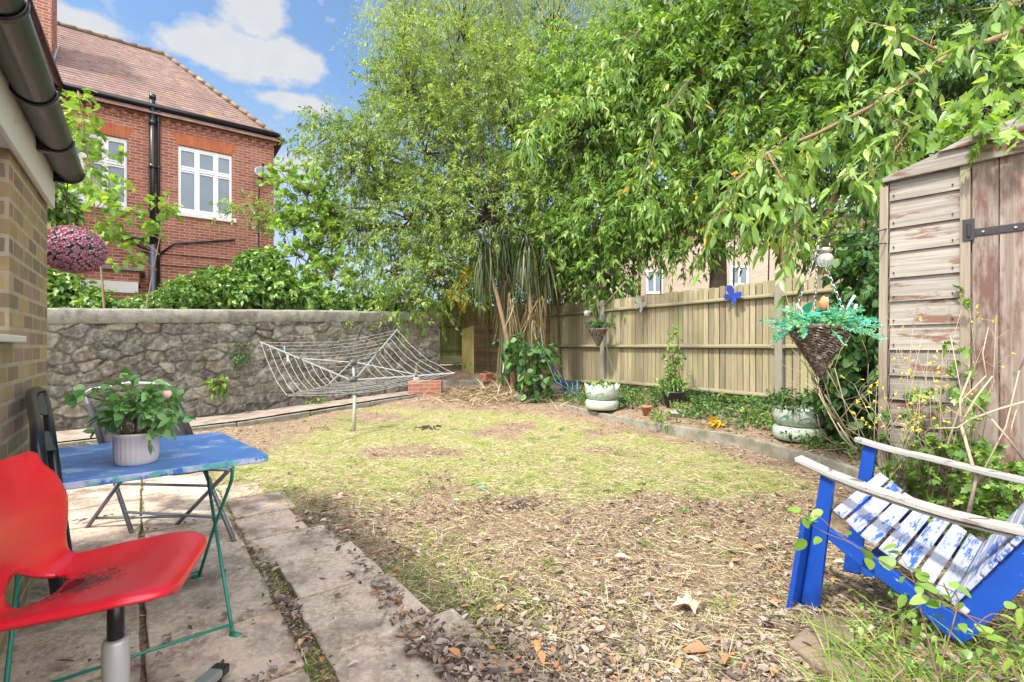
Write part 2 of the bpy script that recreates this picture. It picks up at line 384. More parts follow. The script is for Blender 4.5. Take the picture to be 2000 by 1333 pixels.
def slab(mb,u0,u1,v0,v1,z=0.012,th=.045,j=.012,tilt=0):
    r=lambda: random.uniform(-j,j)
    q=[(u0+r(),v0+r()),(u1+r(),v0+r()),(u1+r(),v1+r()),(u0+r(),v1+r())]
    # subdivided irregular outline
    pts=[]
    for i in range(4):
        a=q[i]; b=q[(i+1)%4]; 
        for k in range(7):
            s=k/7; e=0 if k==0 else random.uniform(-.0045,.0045)
            pts.append((a[0]+(b[0]-a[0])*s+e,a[1]+(b[1]-a[1])*s+e))
    tu=random.uniform(-1,1)*.012+tilt; tv=random.uniform(-1,1)*.012
    um=(u0+u1)/2; vm=(v0+v1)/2
    top=[pxy(u,v,z+(u-um)*tu+(v-vm)*tv) for u,v in pts]
    mb.prism([p-V(0,0,th) for p in top],(0,0,th))
pm=MB()
for k in range(-2,11):
    u0=.12+.485*k
    for (va,vb) in ((-1.50,-1.01),(-.99,-.50),(-.48,-.005)):
        o_=.0 if va>-.9 else .0
        if va<-1.2 and k<5: continue
        slab(pm,u0-.36*(va<-.6)*.3,u0+.465-.36*(va<-.6)*.3,va,vb)
    if k<=-1: slab(pm,u0-.02,u0+.465,.06,.62)
    elif k==2: slab(pm,1.11,1.53,.03,.47,z=.008)
    elif k==3: slab(pm,1.56,2.0,.02,.37,z=.004)
    elif k==4: slab(pm,2.03,2.5,.03,.42,z=.008)
    elif k==5: slab(pm,2.54,3.0,.03,.3,z=.002)
o=pm.build('patio',M_pave,bevel=.006); o['kind']='structure'
mb=MB(); slab(mb,.60,1.085,.085,.51,z=.030,j=.006,tilt=.014); tag(mb.build('paving_slab',M_pave,bevel=.007),'raised pale pink paving slab jutting into the lawn, the farther of the loose pair','paving slab',group='loose raised paving slabs')
mb=MB(); slab(mb,.10,.585,.06,.53,z=.022,j=.008,tilt=.008); tag(mb.build('paving_slab',M_pave,bevel=.007),'grey stained loose paving slab right of the grassy joint, the nearer of the raised pair','paving slab',group='loose raised paving slabs')
# ------------------------------------------------------------------ kerbs
M_conc=basic('old_concrete',(.33,.30,.245),.95,var=.25,vs=7,bump=.8,bs=45,wear=(.15,.145,.09),wears=6,wlo=.45,whi=.62)
def kerb(name,pts,wd_,ht,label,seg=.6):
    root=thing(name,label,'kerb',(pts[0][0],pts[0][1],pts[0][2]))
    out=[]
    for a,b in zip(pts[:-1],pts[1:]):
        a=Vector(a);b=Vector(b);n=max(1,round((b-a).length/seg))
        for i in range(n):
            p=a.lerp(b,i/n+.004); q=a.lerp(b,(i+1)/n-.004); jz=random.uniform(-.01,.01)
            mb=MB().bar(p+V(0,0,jz-ht/2+.0),q+V(0,0,jz*.3-ht/2),wd_,ht); mb.build('kerb_stone',M_conc,root,bevel=.008)
kerb('border_kerb',[(kx(y)+random.uniform(-.01,.01),y,.135+.0*y+(.04 if y>8 else 0)) for y in (3.9,4.6,5.62,6.63,7.7,8.78,9.4)],.07,.24,'low grey concrete kerb curving between the lawn and the fence border',.9)
k0=WA+wn*1.05-wd*.5; k1=WA+wd*2.0+wn*.85; k2=WB+wn*.55-wd*.7
kerb('path_kerb',[(k0.x,k0.y,.03),(k1.x,k1.y,.07),(k2.x,k2.y,.25)],.09,.16,'weathered kerb edging the narrow path below the stone wall',1.2)
pa=[k0,k1,k2]; inner=[WA-wd*.5,WA+wd*2.0,WB-wd*.7]
mb=MB(); NZ=40
vsx=[];
for i in range(NZ+1):
    s=i/NZ*2; 
    a=pa[0].lerp(pa[1],s) if s<1 else pa[1].lerp(pa[2],s-1); b=inner[0].lerp(inner[1],s) if s<1 else inner[1].lerp(inner[2],s-1)
    for k in range(9):
        q=a.lerp(b,k/8); z=(.02+.045*s if s<1 else .065+.18*(s-1))+.03+random.uniform(-.004,.004)
        vsx.append((q.x,q.y,z))
mb.add(vsx,[(i*9+k,i*9+k+1,(i+1)*9+k+1,(i+1)*9+k) for i in range(NZ) for k in range(8)])
o=mb.build('path',basic('path_dirt',(.40,.31,.26),.95,var=.2,vs=6,bump=.7,bs=60,wear=(.17,.14,.10),wears=5,wlo=.45,whi=.65),None,True); o['kind']='structure'
# ------------------------------------------------------------------ rubble wall
L0=-2.6; L1=(WB-WA).length+.05
def wtop(s): return 1.69-.2+.045*(s)                       # underside of coping
S=np.arange(L0,L1,.013); T=np.linspace(0,1,130); SS,TT=np.meshgrid(S,T)
top=1.49+.04*np.clip(SS,-3,9); ZZ=-.25+TT*(top+.25)
def stones(S,Z):
    rh=.145; row=np.floor((Z+fbm(S,Z,1.6,2,21)*.16)/rh).astype(int)
    best=np.full(S.shape,9.); sec=np.full(S.shape,9.); idb=np.zeros(S.shape)
    ph=lambda r,c,k:(((r*7919+c*104729+k*15485863)^((r*31+c*17+k)*2654435))%1009)/1009.
    for dr in (-1,0,1):
        r=row+dr
        for dc in (-1,0,1):
            cw=.22+.06*np.mod(r,3)
            c=np.floor((S+.13*np.mod(r,2))/cw).astype(int)+dc
            jx=ph(r,c,1);jy=ph(r,c,2)
            sx=(c+.5+(jx-.5)*.75)*cw-.13*np.mod(r,2); sz=(r+.5+(jy-.5)*.7)*rh-.05
            d=np.sqrt(((S-sx)/.235)**2+((Z-sz)/.16)**2)
            idd=ph(r,c,3)
            up=d<best; sec=np.where(up,best,np.minimum(sec,d)); idb=np.where(up,idd,idb); best=np.where(up,d,best)
    return sec-best,idb
WS=SS+(fbm(SS,ZZ,6,3,30)-.5)*.11; WZ=ZZ+(fbm(SS,ZZ,6,3,40)-.5)*.09
edge,sid=stones(WS,WZ)
rel=np.clip(edge/.22,0,1)**.55
D=.046*rel*(.4+.9*sid)+(fbm(SS,ZZ,9,4,50)-.5)*.036+(fbm(SS,ZZ,40,3,56)-.5)*.024
base=np.array([WA.x,WA.y])[:,None,None]+np.array([wd.x,wd.y])[:,None,None]*SS+np.array([wn.x,wn.y])[:,None,None]*(D)
vv=np.stack([base[0],base[1],ZZ],-1).reshape(-1,3)
ny_,nx_=SS.shape; idx=np.arange(nx_*ny_).reshape(ny_,nx_)
ff=np.stack([idx[:-1,:-1],idx[:-1,1:],idx[1:,1:],idx[1:,:-1]],-1).reshape(-1,4)
m,nt,o=newmat('rubble_stone'); t=NT(nt); ob=t.n('TexCoord').outputs['Object']
ed=t.n('Attribute',attribute_name='edge').outputs['Fac']; si=t.n('Attribute',attribute_name='sid').outputs['Fac']
sc=t.ramp(si,[(0,(.055,.05,.045)),(.25,(.14,.125,.10)),(.45,(.075,.07,.065)),(.65,(.20,.175,.135)),(.82,(.10,.095,.085)),(1,(.155,.115,.085))])
sc=t.mix(t.ramp(t.noise(ob,14,7,.72),[(.45,0),(.7,.75)]),sc,(.34,.32,.27))
sc=t.mix(t.ramp(t.noise(t.map(ob,(30,30,2.5)),1,4,.6),[(.5,0),(.75,.5)]),sc,(.055,.05,.04))
mo=t.mix(t.ramp(t.noise(ob,2.2,5,.65),[(.42,0),(.6,1)]),(.075,.066,.045),(.25,.225,.18))
mf=t.ramp(t.math('ADD',ed,t.math('MULTIPLY',t.math('SUBTRACT',t.noise(ob,20,5,.7),.5),.35)),[(.03,0),(.16,1)])
cc=t.mix(mf,mo,sc)
cc=t.mix(t.ramp(t.noise(ob,3.4,7,.72),[(.54,0),(.62,.65)]),cc,(.33,.31,.265))
cc=t.mix(t.ramp(t.noise(t.map(ob,(1,1,1),(9,3,1)),5,6,.7),[(.55,0),(.72,.55)]),cc,(.10,.115,.035))
p=t.n('BsdfPrincipled',i_Roughness=.95); t.set(p.inputs['Base Color'],cc); p.inputs['Specular IOR Level'].default_value=.15
t.set(p.inputs['Normal'],t.bump(t.noise(ob,70,5,.7),.7,.01)); nt.links.new(p.outputs[0],o.inputs[0]); M_rub=m
wroot=thing('stone_wall','dark grey rubble garden wall with a pale rounded coping, running behind the rotary dryer','wall',tuple(WA))
w_=npmesh('wall_face',vv,ff,None,M_rub,wroot,True)
for nme,ar in (('edge',edge),('sid',sid)):
    at=w_.data.attributes.new(nme,'FLOAT','POINT'); at.data.foreach_set('value',ar.ravel().astype(np.float32))
# rear body + end
MB().para(WA+wd*L0-wn*.28+V(0,0,-.25),wd*(L1-L0),wn*.27,V(0,0,1.60)).build('wall_core',M_conc,wroot)
MB().para(WA+wd*(L1-.003)-wn*.28+V(0,0,-.25),wd*.03,wn*.31,V(0,0,2.0)).build('wall_end',M_rub,wroot)
# coping
cs=np.arange(L0,L1+.04,.03); ang=np.array([(.045,-.0),(.062,.008),(.066,.10),(.060,.165),(.045,.192),(-.0,.205),(-.13,.21),(-.22,.20),(-.30,.14),(-.33,0)])
ring=[]
for i,(a,z) in enumerate(ang):
    n_=(fbm(cs,np.full_like(cs,i*.05),5,4,61)-.5)*.03
    n2=(fbm(cs,np.full_like(cs,i*.05),22,2,71)-.5)*.02
    hole=np.where((i in(0,1,2))&(fbm(cs,np.full_like(cs,2.),2.2,2,81)>.66),-.035,0)
    off=a+n_+n2+hole; zz=1.49+.04*np.clip(cs,-3,9)+z*np.where(cs>4.2,.92,1.)+n_*.5-(.01 if i==0 else 0)
    ring.append(np.stack([WA.x+wd.x*cs+wn.x*off,WA.y+wd.y*cs+wn.y*off,zz],1))
R=np.stack(ring,0); idx=np.arange(R.shape[0]*R.shape[1]).reshape(R.shape[0],R.shape[1])
ff=np.stack([idx[:-1,:-1],idx[:-1,1:],idx[1:,1:],idx[1:,:-1]],-1).reshape(-1,4)
M_cope=basic('coping_render',(.30,.28,.235),.95,var=.2,vs=26,bump=1.2,bs=90,wear=(.15,.145,.11),wears=9,wlo=.47,whi=.64)
npmesh('coping',R.reshape(-1,3),ff,None,M_cope,wroot,True)
# ================================================================== own house (left)
e1v=V(-.607,.794,0); e2v=V(.794,.607,0)
C=V(-2.645,2.75,0)
hr=thing('yellow_brick_house','yellow brick house wall with a white windowsill, at the left edge of the photo','house',(C.x,C.y,0))
M_yb=brick('yellow_stock_brick',(.52,.38,.17),(.24,.18,.13),(.42,.25,.19),(.50,.42,.30),soot=(.13,.10,.09))
inw=-e2v
zt=2.0
# window opening from t=1.0 to t=2.6 towards the camera, z 1.24..2.0
mb=MB()
def wl_(t0,t1,z0,z1): mb.para(C-e1v*t1+V(0,0,z0),e1v*(t1-t0),inw*.3,V(0,0,z1-z0))
wl_(0,.985,0-.1,zt); wl_(.985,2.7,-.1,1.21); wl_(2.7,3.6,-.1,zt)
mb.para(C+inw*.3+V(0,0,-.1),-e1v*.3,inw*4,V(0,0,zt+.1))
mb.build('wall',M_yb,hr)
M_white=basic('white_upvc',(.78,.78,.76),.4,var=.03,bump=0)
M_wpaint=basic('old_white_paint',(.74,.71,.67),.5,var=.06,vs=5,bump=.15,bs=30,wear=(.55,.50,.46),wears=9,wlo=.6,whi=.7)
M_black=basic('black_plastic',(.010,.011,.016),.34,var=.2,bump=.02,coat=.12)
wf=MB(); ins=inw*.13
wf.para(C-e1v*1.06+ins+V(0,0,1.26),e1v*.06,inw*.06,V(0,0,zt-1.26)); wf.para(C-e1v*2.69+ins+V(0,0,1.225),e1v*1.7,inw*.06,V(0,0,.07)); wf.para(C-e1v*1.9+ins+V(0,0,1.26),e1v*.06,inw*.06,V(0,0,zt-1.26))
wf=wf.build('window',M_white,hr,bevel=.004)
M_glass=glassy('window_glass',(.10,.12,.14))
MB().para(C-e1v*2.69+ins+inw*.03+V(0,0,1.26),e1v*1.69,inw*.01,V(0,0,zt-1.26)).build('pane',M_glass,wf)
MB().para(C-e1v*2.8+e2v*.045+V(0,0,1.212),e1v*1.86,inw*.17,V(0,0,.028)).build('window_sill',M_wpaint,hr,bevel=.006)
# soffit box + fascia
MB().para(C-e1v*3.6+e2v*.012+V(0,0,2.0),e1v*3.59,inw*.6,V(0,0,.014)).build('soffit',M_wpaint,hr)
MB().para(C-e1v*3.6+e2v*.032+V(0,0,1.985),e1v*3.605,inw*.02,V(0,0,.215)).build('fascia',M_wpaint,hr,bevel=.003)
# roof slope
M_tile_r=basic('brown_roof_tile',(.20,.13,.10),.85,var=.2,vs=6,bump=.4,bs=30)
rf=MB()
for i in range(9):
    a=.17*i; z=2.215+a*.78
    rf.para(C-e1v*3.6+e2v*(.075-a)+V(0,0,z),e1v*3.57,inw*.19+V(0,0,.14),V(0,0,.018))
rf.build('roof',M_tile_r,hr)
MB().para(C+e1v*.0+inw*.1+V(0,0,1.9),e1v*.02,inw*3,V(0,0,1.2)).build('gable_board',M_wpaint,hr)
# gutter (half round, sagging below fascia top)
gr=.062; g0=C+e2v*.098-e1v*.045+V(0,0,2.20)
mb=MB(); n=14; Lg=3.8; N=24; vs_=[];fs_=[]
for k in range(N+1):
    for j in range(n+1):
        a=math.pi*j/n; 
        for rr in (gr,):
            p=g0-e1v*(Lg*k/N)+e2v*(rr*math.cos(a))-V(0,0,rr*1.05*math.sin(a)); vs_.append(p)
for k in range(N):
    for j in range(n): fs_.append((k*(n+1)+j,k*(n+1)+j+1,(k+1)*(n+1)+j+1,(k+1)*(n+1)+j))
mb.add(vs_,fs_); gut=mb.build('gutter',M_black,hr,True,solid=.004)
for tt,w2 in ((0.0,.02),(.55,.03),(1.12,.03),(1.75,.03),(2.4,.03)):
    mb=MB(); vs_=[];fs_=[]
    for k in range(2):
        for j in range(n+1):
            a=math.pi*j/n; vs_.append(g0-e1v*(tt+w2*k)+e2v*((gr+.006)*math.cos(a))-V(0,0,(gr+.006)*1.05*math.sin(a)))
    mb.add(vs_,[(j,j+1,n+2+j,n+1+j) for j in range(n)]); mb.build('gutter_clip',M_black,gut,True,solid=.006)
    if tt in (.55,1.75,0.): MB().para(g0-e1v*(tt+.02)-e2v*.07+V(0,0,-.075),e1v*.04,e2v*.05,V(0,0,.07)).build('gutter_bracket',M_black,gut,bevel=.002)
capv=[g0+e2v*(gr*math.cos(math.pi*j/n))-V(0,0,gr*1.05*math.sin(math.pi*j/n)) for j in range(n+1)]
MB().prism(capv,e1v*.012).build('gutter_end_cap',M_black,gut)
# ================================================================== neighbour red brick house
E=V(-6.9,14.0,0); u_=V(.809,.588,0).normalized(); nb=V(-u_.y,u_.x,0)       # facade runs left along -u_, depth along nb
def FA(a,z,b=0): return E-u_*a+nb*b+V(0,0,z)
def aof(px):
    k=(px-CX)/F; return (E.x-k*E.y)/(u_.x-k*u_.y)
def zof(px,py):
    p=E-u_*aof(px); return H+(HY-py)/F*p.y
ZE=7.2
M_rb=brick('red_brick',(.44,.15,.09),(.29,.085,.06),(.50,.20,.13),(.52,.38,.30),soot=(.22,.10,.075))
M_rb2=brick('soldier_brick',(.52,.13,.05),(.45,.11,.045),(.58,.17,.07),(.45,.2,.12),bw=.215,bh=.065,vert=True)
nh=thing('red_brick_house','tall red brick house with a hipped tiled roof and white windows beyond the stone wall','house',tuple(E))
wr=(aof(453),aof(348),zof(400,421),zof(400,293)); wlf=(aof(248),aof(112),zof(185,397),zof(200,262))
AW=7.6
acuts=sorted([0,wr[0],wr[1],wlf[0],wlf[1],AW]); zc=sorted([-1,wr[2],wr[3],wlf[2],wlf[3],ZE])
mb=MB()
holes=[wr,wlf]
for a0,a1 in zip(acuts[:-1],acuts[1:]):
    for z0,z1 in zip(zc[:-1],zc[1:]):
        am=(a0+a1)/2; zm=(z0+z1)/2
        if any(h[0]<am<h[1] and h[2]<zm<h[3] for h in holes): continue
        mb.para(FA(a1,z0),u_*(a1-a0),nb*.22,V(0,0,z1-z0))
mb.para(FA(0,-1,.22),nb*5.3,-u_*.22,V(0,0,ZE+1))
mb.build('wall',M_rb,nh)
# soldier-course lintels
for h in holes:
    lz=h[3]; MB().prism([FA(h[0]-.02,lz,-.004),FA(h[1]+.02,lz,-.004),FA(h[1]+.14,lz+.30,-.004),FA(h[0]-.14,lz+.30,-.004)],nb*.05).build('brick_lintel',M_rb2,nh)
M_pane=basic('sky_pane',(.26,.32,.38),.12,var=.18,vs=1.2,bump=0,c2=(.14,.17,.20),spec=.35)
M_curtain=basic('net_curtain',(.62,.60,.68),.9,var=.05,bump=0)
def win(h,cols,zsplit,name='window'):
    a0,a1,z0,z1=h; mb=MB(); d=.09
    def fb(aa0,aa1,zz0,zz1,b=.05,th=.06): mb.para(FA(aa1,zz0,b),u_*(aa1-aa0),nb*th,V(0,0,zz1-zz0))
    fb(a0,a1,z1-.08,z1); fb(a0,a1,z0,z0+.09); fb(a0,a0+.06,z0,z1,.048,.064); fb(a1-.06,a1,z0,z1,.048,.064)
    fb(a0,a1,zsplit-.03,zsplit+.03,.052,.05)
    for c_ in cols: fb(c_-.032,c_+.032,z0,z1,.045,.05)
    cs_=[a0]+list(cols)+[a1]
    for aa,bb in zip(cs_[:-1],cs_[1:]):      # sash frames
        for zz0,zz1 in ((z0+.09,zsplit-.045),(zsplit+.045,z1-.08)):
            fb(aa+.06,bb-.06,zz0,zz0+.035,.06,.03); fb(aa+.06,bb-.06,zz1-.035,zz1,.06,.03); fb(aa+.03,aa+.06,zz0,zz1,.058,.03); fb(bb-.06,bb-.03,zz0,zz1,.058,.03)
    f=mb.build(name,M_white,nh)
    MB().para(FA(a1,z0,.085),u_*(a1-a0),nb*.01,V(0,0,z1-z0)).build('pane',M_pane,f)
    s=MB().para(FA(a1+.1,z0-.11,-.07),u_*(a1-a0+.2),nb*.2,V(0,0,.108)).build('sill',M_wpaint,f,bevel=.01)
    return f
a0,a1=wr[0],wr[1]; win(wr,[a0+(a1-a0)*.31,a0+(a1-a0)*.66],wr[2]+(wr[3]-wr[2])*.66)
a0,a1=wlf[0],wlf[1]; win(wlf,[a0+(a1-a0)*.33,a0+(a1-a0)*.66],wlf[2]+(wlf[3]-wlf[2])*.62)
# dentil cornice + gutter
mb=MB()
mb.para(FA(AW,ZE-.36,-.02),u_*AW,nb*.05,V(0,0,.06)); mb.para(FA(AW,ZE-.12,-.09),u_*(AW+.09),nb*.12,V(0,0,.12))
a=.02
while a<AW: mb.para(FA(a+.11,ZE-.30,-.06),u_*.11,nb*.08,V(0,0,.10)); a+=.22
mb.para(FA(AW,ZE-.20,-.05),u_*(AW+.05),nb*.08,V(0,0,.08))
mb.build('dentil_cornice',M_rb,nh)
mb=MB(); mb.tube([FA(AW,ZE+.05,-.16),FA(-.14,ZE+.05,-.16)],.062,10); mb.build('gutter',M_black,nh,True)
mb=MB(); mb.para(FA(AW,ZE-.02,-.1),u_*(AW+.1),nb*.1,V(0,0,.05)); mb.build('fascia',M_black,nh)
# string courses at first floor
mb=MB(); zs=zof(400,503)
mb.para(FA(2.7,zs,-.05),u_*2.75,nb*.08,V(0,0,.07)); mb.para(FA(2.7,zs-.29,-.045),u_*2.74,nb*.08,V(0,0,.06)); mb.build('string_course',M_rb,nh)
# roof: individual tile courses
M_rt=None
m,nt,o=newmat('red_roof_tile'); t=NT(nt); uv=t.n('TexCoord').outputs['UV']; ob=t.n('TexCoord').outputs['Object']
b=t.n('TexBrick',i_Scale=1.,i_Mortar_Size=.0,i_Brick_Width=.17,i_Row_Height=.10); nt.links.new(uv,b.inputs['Vector'])
b.inputs['Color1'].default_value=(0,0,0,1); b.inputs['Color2'].default_value=(1,1,1,1)
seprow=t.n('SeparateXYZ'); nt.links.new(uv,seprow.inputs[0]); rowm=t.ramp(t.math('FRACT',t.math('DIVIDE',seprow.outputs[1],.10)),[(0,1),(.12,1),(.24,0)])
c=t.ramp(b.outputs['Color'],[(0,(.155,.088,.074)),(.4,(.215,.125,.105)),(.8,(.185,.108,.093)),(1,(.28,.18,.15))])
c=t.mix(t.ramp(t.noise(ob,7,5,.8),[(.57,0),(.63,.85)]),c,(.055,.04,.03))
c=t.mix(t.ramp(t.noise(ob,2.5,6,.7),[(.5,0),(.7,.6)]),c,(.27,.20,.175))
c=t.mix(t.ramp(t.noise(t.map(ob,(1,1,1),(4,4,4)),1.1,6,.7),[(.60,0),(.68,.7)]),c,(.36,.22,.04))
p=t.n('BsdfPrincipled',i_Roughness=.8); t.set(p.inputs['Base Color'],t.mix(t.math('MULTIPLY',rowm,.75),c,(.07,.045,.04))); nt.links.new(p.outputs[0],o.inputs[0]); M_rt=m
ZR=ZE+.08; sH=2.74; tp=2.86/2.74
Q=E+(-u_+nb)*sH+V(0,0,ZR+2.86-.0)
rf=MB(); nrow=30
for i in range(nrow):
    s0=sH*i/nrow-.22; s1=sH*(i+1)/nrow-.22+.02
    zz0=ZR+max(s0+.0,-.3)*tp; zz1=ZR+s1*tp
    l=E+nb*s0+V(0,0,zz0+.02)-u_*9.5; r=E-u_*s0+nb*s0+V(0,0,zz0+.02)
    r1=E-u_*s1+nb*s1+V(0,0,zz1-.0); l1=E+nb*s1+V(0,0,zz1-.0)-u_*9.5
    dn=V(0,0,-.025)
    rf.add([l,r,r1,l1,l+dn,r+dn],[(0,1,2,3),(4,5,1,0)])
    # hip end face
    r2=E-u_*s0+nb*(5.9-s0)+V(0,0,zz0+.02); r3=E-u_*s1+nb*(5.9-s1)+V(0,0,zz1)
    rf.add([r,r2,r3,r1,r+dn,r2+dn],[(0,1,2,3),(4,5,1,0)])
rf.build('roof',M_rt,nh)
M_ridge=basic('ridge_tile',(.19,.135,.10),.85,var=.2,vs=3,bump=.5,bs=20,wear=(.27,.20,.08),wears=4,wlo=.56,whi=.66)
q0=E-u_*(sH-.2)+nb*(sH-.2)+V(0,0,ZR+(sH-.2)*tp+.03); 
def ridge(p,q,name):
    n=int((q-p).length/.33); mb=MB()
    for i in range(n):
        a=p.lerp(q,i/n); b=p.lerp(q,(i+.98)/n); mb.tube([a,b],[.07,.066],8)
    return mb.build(name,M_ridge,nh,True)
ridge(q0,q0-u_*7,'ridge'); ridge(q0,E+u_*.22-nb*.22+V(0,0,ZR-.18),'hip_ridge')
# chimney on roof
ca=aof(118)-.1
cp=q0-u_*0
def onroof(px,s):      # point on the front slope at distance s behind the facade, seen at px
    k=(px-CX)/F; base=E+nb*s; a=(base.x-k*base.y)/(u_.x-k*u_.y); return base-u_*a+V(0,0,ZR+s*tp)
cr=onroof(101,.72); cb=.75
ch=MB().para(cr-u_*.62-V(0,0,.4),u_*.62,nb*cb,V(0,0,3.4)).build('chimney',M_rb,nh)
MB().para(cr+u_*.004+nb*.0-V(0,0,.1),u_*.03,nb*(cb+.05)+V(0,0,(cb+.05)*tp),V(0,0,.16)).build('lead_flashing',basic('lead',(.42,.44,.47),.5,metal=.3),ch)
# wing towards the camera on the left
a_w=aof(104); wp=FA(a_w,0)
MB().para(wp+V(0,0,-1)-u_*.25,u_*.25,-nb*4.5,V(0,0,ZE+1)).build('wing_wall',M_rb,nh)
wg=MB()
for i in range(30):
    s0=sH*i/30-.22; s1=s0+sH/30+.02
    p0=wp-u_*s0+V(0,0,ZR+s0*tp+.02)+nb*.0; p1=wp-u_*s1+V(0,0,ZR+s1*tp)
    wg.add([p0+nb*max(s0,0),p0-nb*5,p1-nb*5,p1+nb*max(s1,0)],[(0,1,2,3)])
wg.build('wing_roof',M_rt,nh)
MB().tube([wp+u_*.14+V(0,0,ZE+.05),wp+u_*.14-nb*5+V(0,0,ZE+.05)],.062,10).build('wing_gutter',M_black,nh,True)
# soil pipes
M_pipe=basic('black_pipe',(.02,.022,.03),.35,var=.2,bump=.03); M_gpipe=basic('grey_blue_pipe',(.13,.16,.25),.35,var=.2,bump=.03)
a=aof(298); sp=MB().tube([FA(a,zof(298,480),-.14),FA(a,zof(298,190),-.14)],.06,10)
for z in (zof(298,195),zof(298,245),zof(298,330),zof(298,460)): sp.tube([FA(a,z-.05,-.14),FA(a,z+.07,-.14)],.075,10)
sp=sp.build('soil_pipe',M_pipe,nh,True)
MB().tube([FA(a,-.5,-.14),FA(a,zof(298,480)-.003,-.14)],.062,10).build('lower_pipe',M_gpipe,sp,True)
a=aof(309.5); dp=MB().tube([FA(a,-.5,-.1),FA(a,zof(309,240),-.1),FA(a,ZE-.02,-.16)],.04,8)
for z in (zof(309,240),zof(309,330),zof(309,470)): dp.tube([FA(a,z-.04,-.1),FA(a,z+.04,-.1)],.052,8)
dp.build('downpipe',M_pipe,nh,True)
MB().tube([FA(aof(312),zof(312,498),-.08),FA(aof(341),zof(341,477),-.06),FA(aof(458),zof(458,470),-.06)],.028,8).build('waste_pipe',M_pipe,nh,True)
MB().tube([FA(aof(125),zof(125,448),-.12),FA(aof(200),zof(200,462),-.12),FA(aof(296),zof(296,473),-.12)],.055,8).build('branch_pipe',M_pipe,nh,True)
MB().tube([FA(aof(262),zof(262,470),-.1),FA(aof(292),zof(292,495),-.1)],.04,8).build('branch_pipe',M_pipe,nh,True)
# satellite dish
dc=FA(aof(509),zof(509,343),-.35); M_dish=basic('grey_dish',(.14,.15,.16),.5,var=.05,bump=0)
mb=MB(); prof=[(0.001,-.05),(.1,-.042),(.2,-.02),(.26,0.0),(.262,.004),(.2,-.012),(.1,-.034),(.001,-.042)]
mb.lathe((0,0,0),prof,24); rm=(V(.45,-.8,.45)).to_track_quat('Z','Y').to_matrix()
mb.v=[tuple(dc+rm@(Vector(p)*.8)) for p in mb.v]
dish=thing('satellite_dish','round grey satellite dish on the brick wall at the right corner of the red house','satellite dish',tuple(dc))
mb.build('dish',M_dish,dish,True)
MB().tube([dc-rm@V(0,0,.04),FA(aof(505),zof(505,350),-.02)],.02,6).tube([dc-rm@V(0,.24,0),dc+rm@V(0,0,.28)],.012,6).ball(dc+rm@V(0,0,.29),.035).build('arm',M_pipe,dish,True)
MB().tube([dc-rm@V(0,0,.05),FA(aof(505.5),zof(505,380),-.02),FA(aof(504),0,-.02)],.014,5).build('cable',M_pipe,dish)
# porch / bay with white band at ground floor
bay=MB(); zb=zof(200,528)
aa0=aof(272)
bt=1.0+0
def BA(px,py,b): # point on plane b in front of the facade
    k=(px-CX)/F; base=E-nb*b; a=(base.x-k*base.y)/(u_.x-k*u_.y); p=base-u_*a; return a,H+(HY-py)/F*p.y
b_=1.1; ar,ztop=BA(272,531,b_)
_,zw0=BA(200,570,b_); _,zw1=BA(200,548,b_)
MB().para(FA(ar+4,zw1,-b_),u_*4,nb*(b_),V(0,0,ztop-zw1-.003)).build('porch_wall',M_rb,nh)
MB().para(FA(ar+4,ztop,-b_-.08),u_*4.1,nb*(b_+.06),V(0,0,.09)).build('porch_coping',M_conc,nh,bevel=.01)
MB().para(FA(ar+4,zw0,-b_-.03),u_*3.98,nb*.2,V(0,0,zw1-zw0)).build('white_lintel',M_wpaint,nh)
MB().para(FA(ar+.55,-.5,-b_),u_*.55,nb*(b_),V(0,0,zw0+.497)).build('porch_pier',M_rb,nh)
MB().para(FA(ar+4,-.5,-.4),u_*3.4,nb*.05,V(0,0,zw0+.5)).build('shutter',basic('grey_shutter',(.20,.20,.22),.6),nh)
# low brick garden wall of the neighbour
a2,zl=BA(300,588,2.2)
lw=thing('low_brick_wall','low red brick wall with a mossy coping in front of the grey pipe','wall',tuple(FA(a2,0,-2.2)))
MB().para(FA(a2+.9,-.5,-2.2),u_*1.3,nb*.22,V(0,0,zl+.5-.08)).build('brickwork',M_rb,lw)
MB().para(FA(a2+.95,zl-.08,-2.25),u_*1.4,nb*.32,V(0,0,.09)).build('coping',basic('mossy_coping',(.20,.19,.12),.95,bump=.6),lw,bevel=.01)
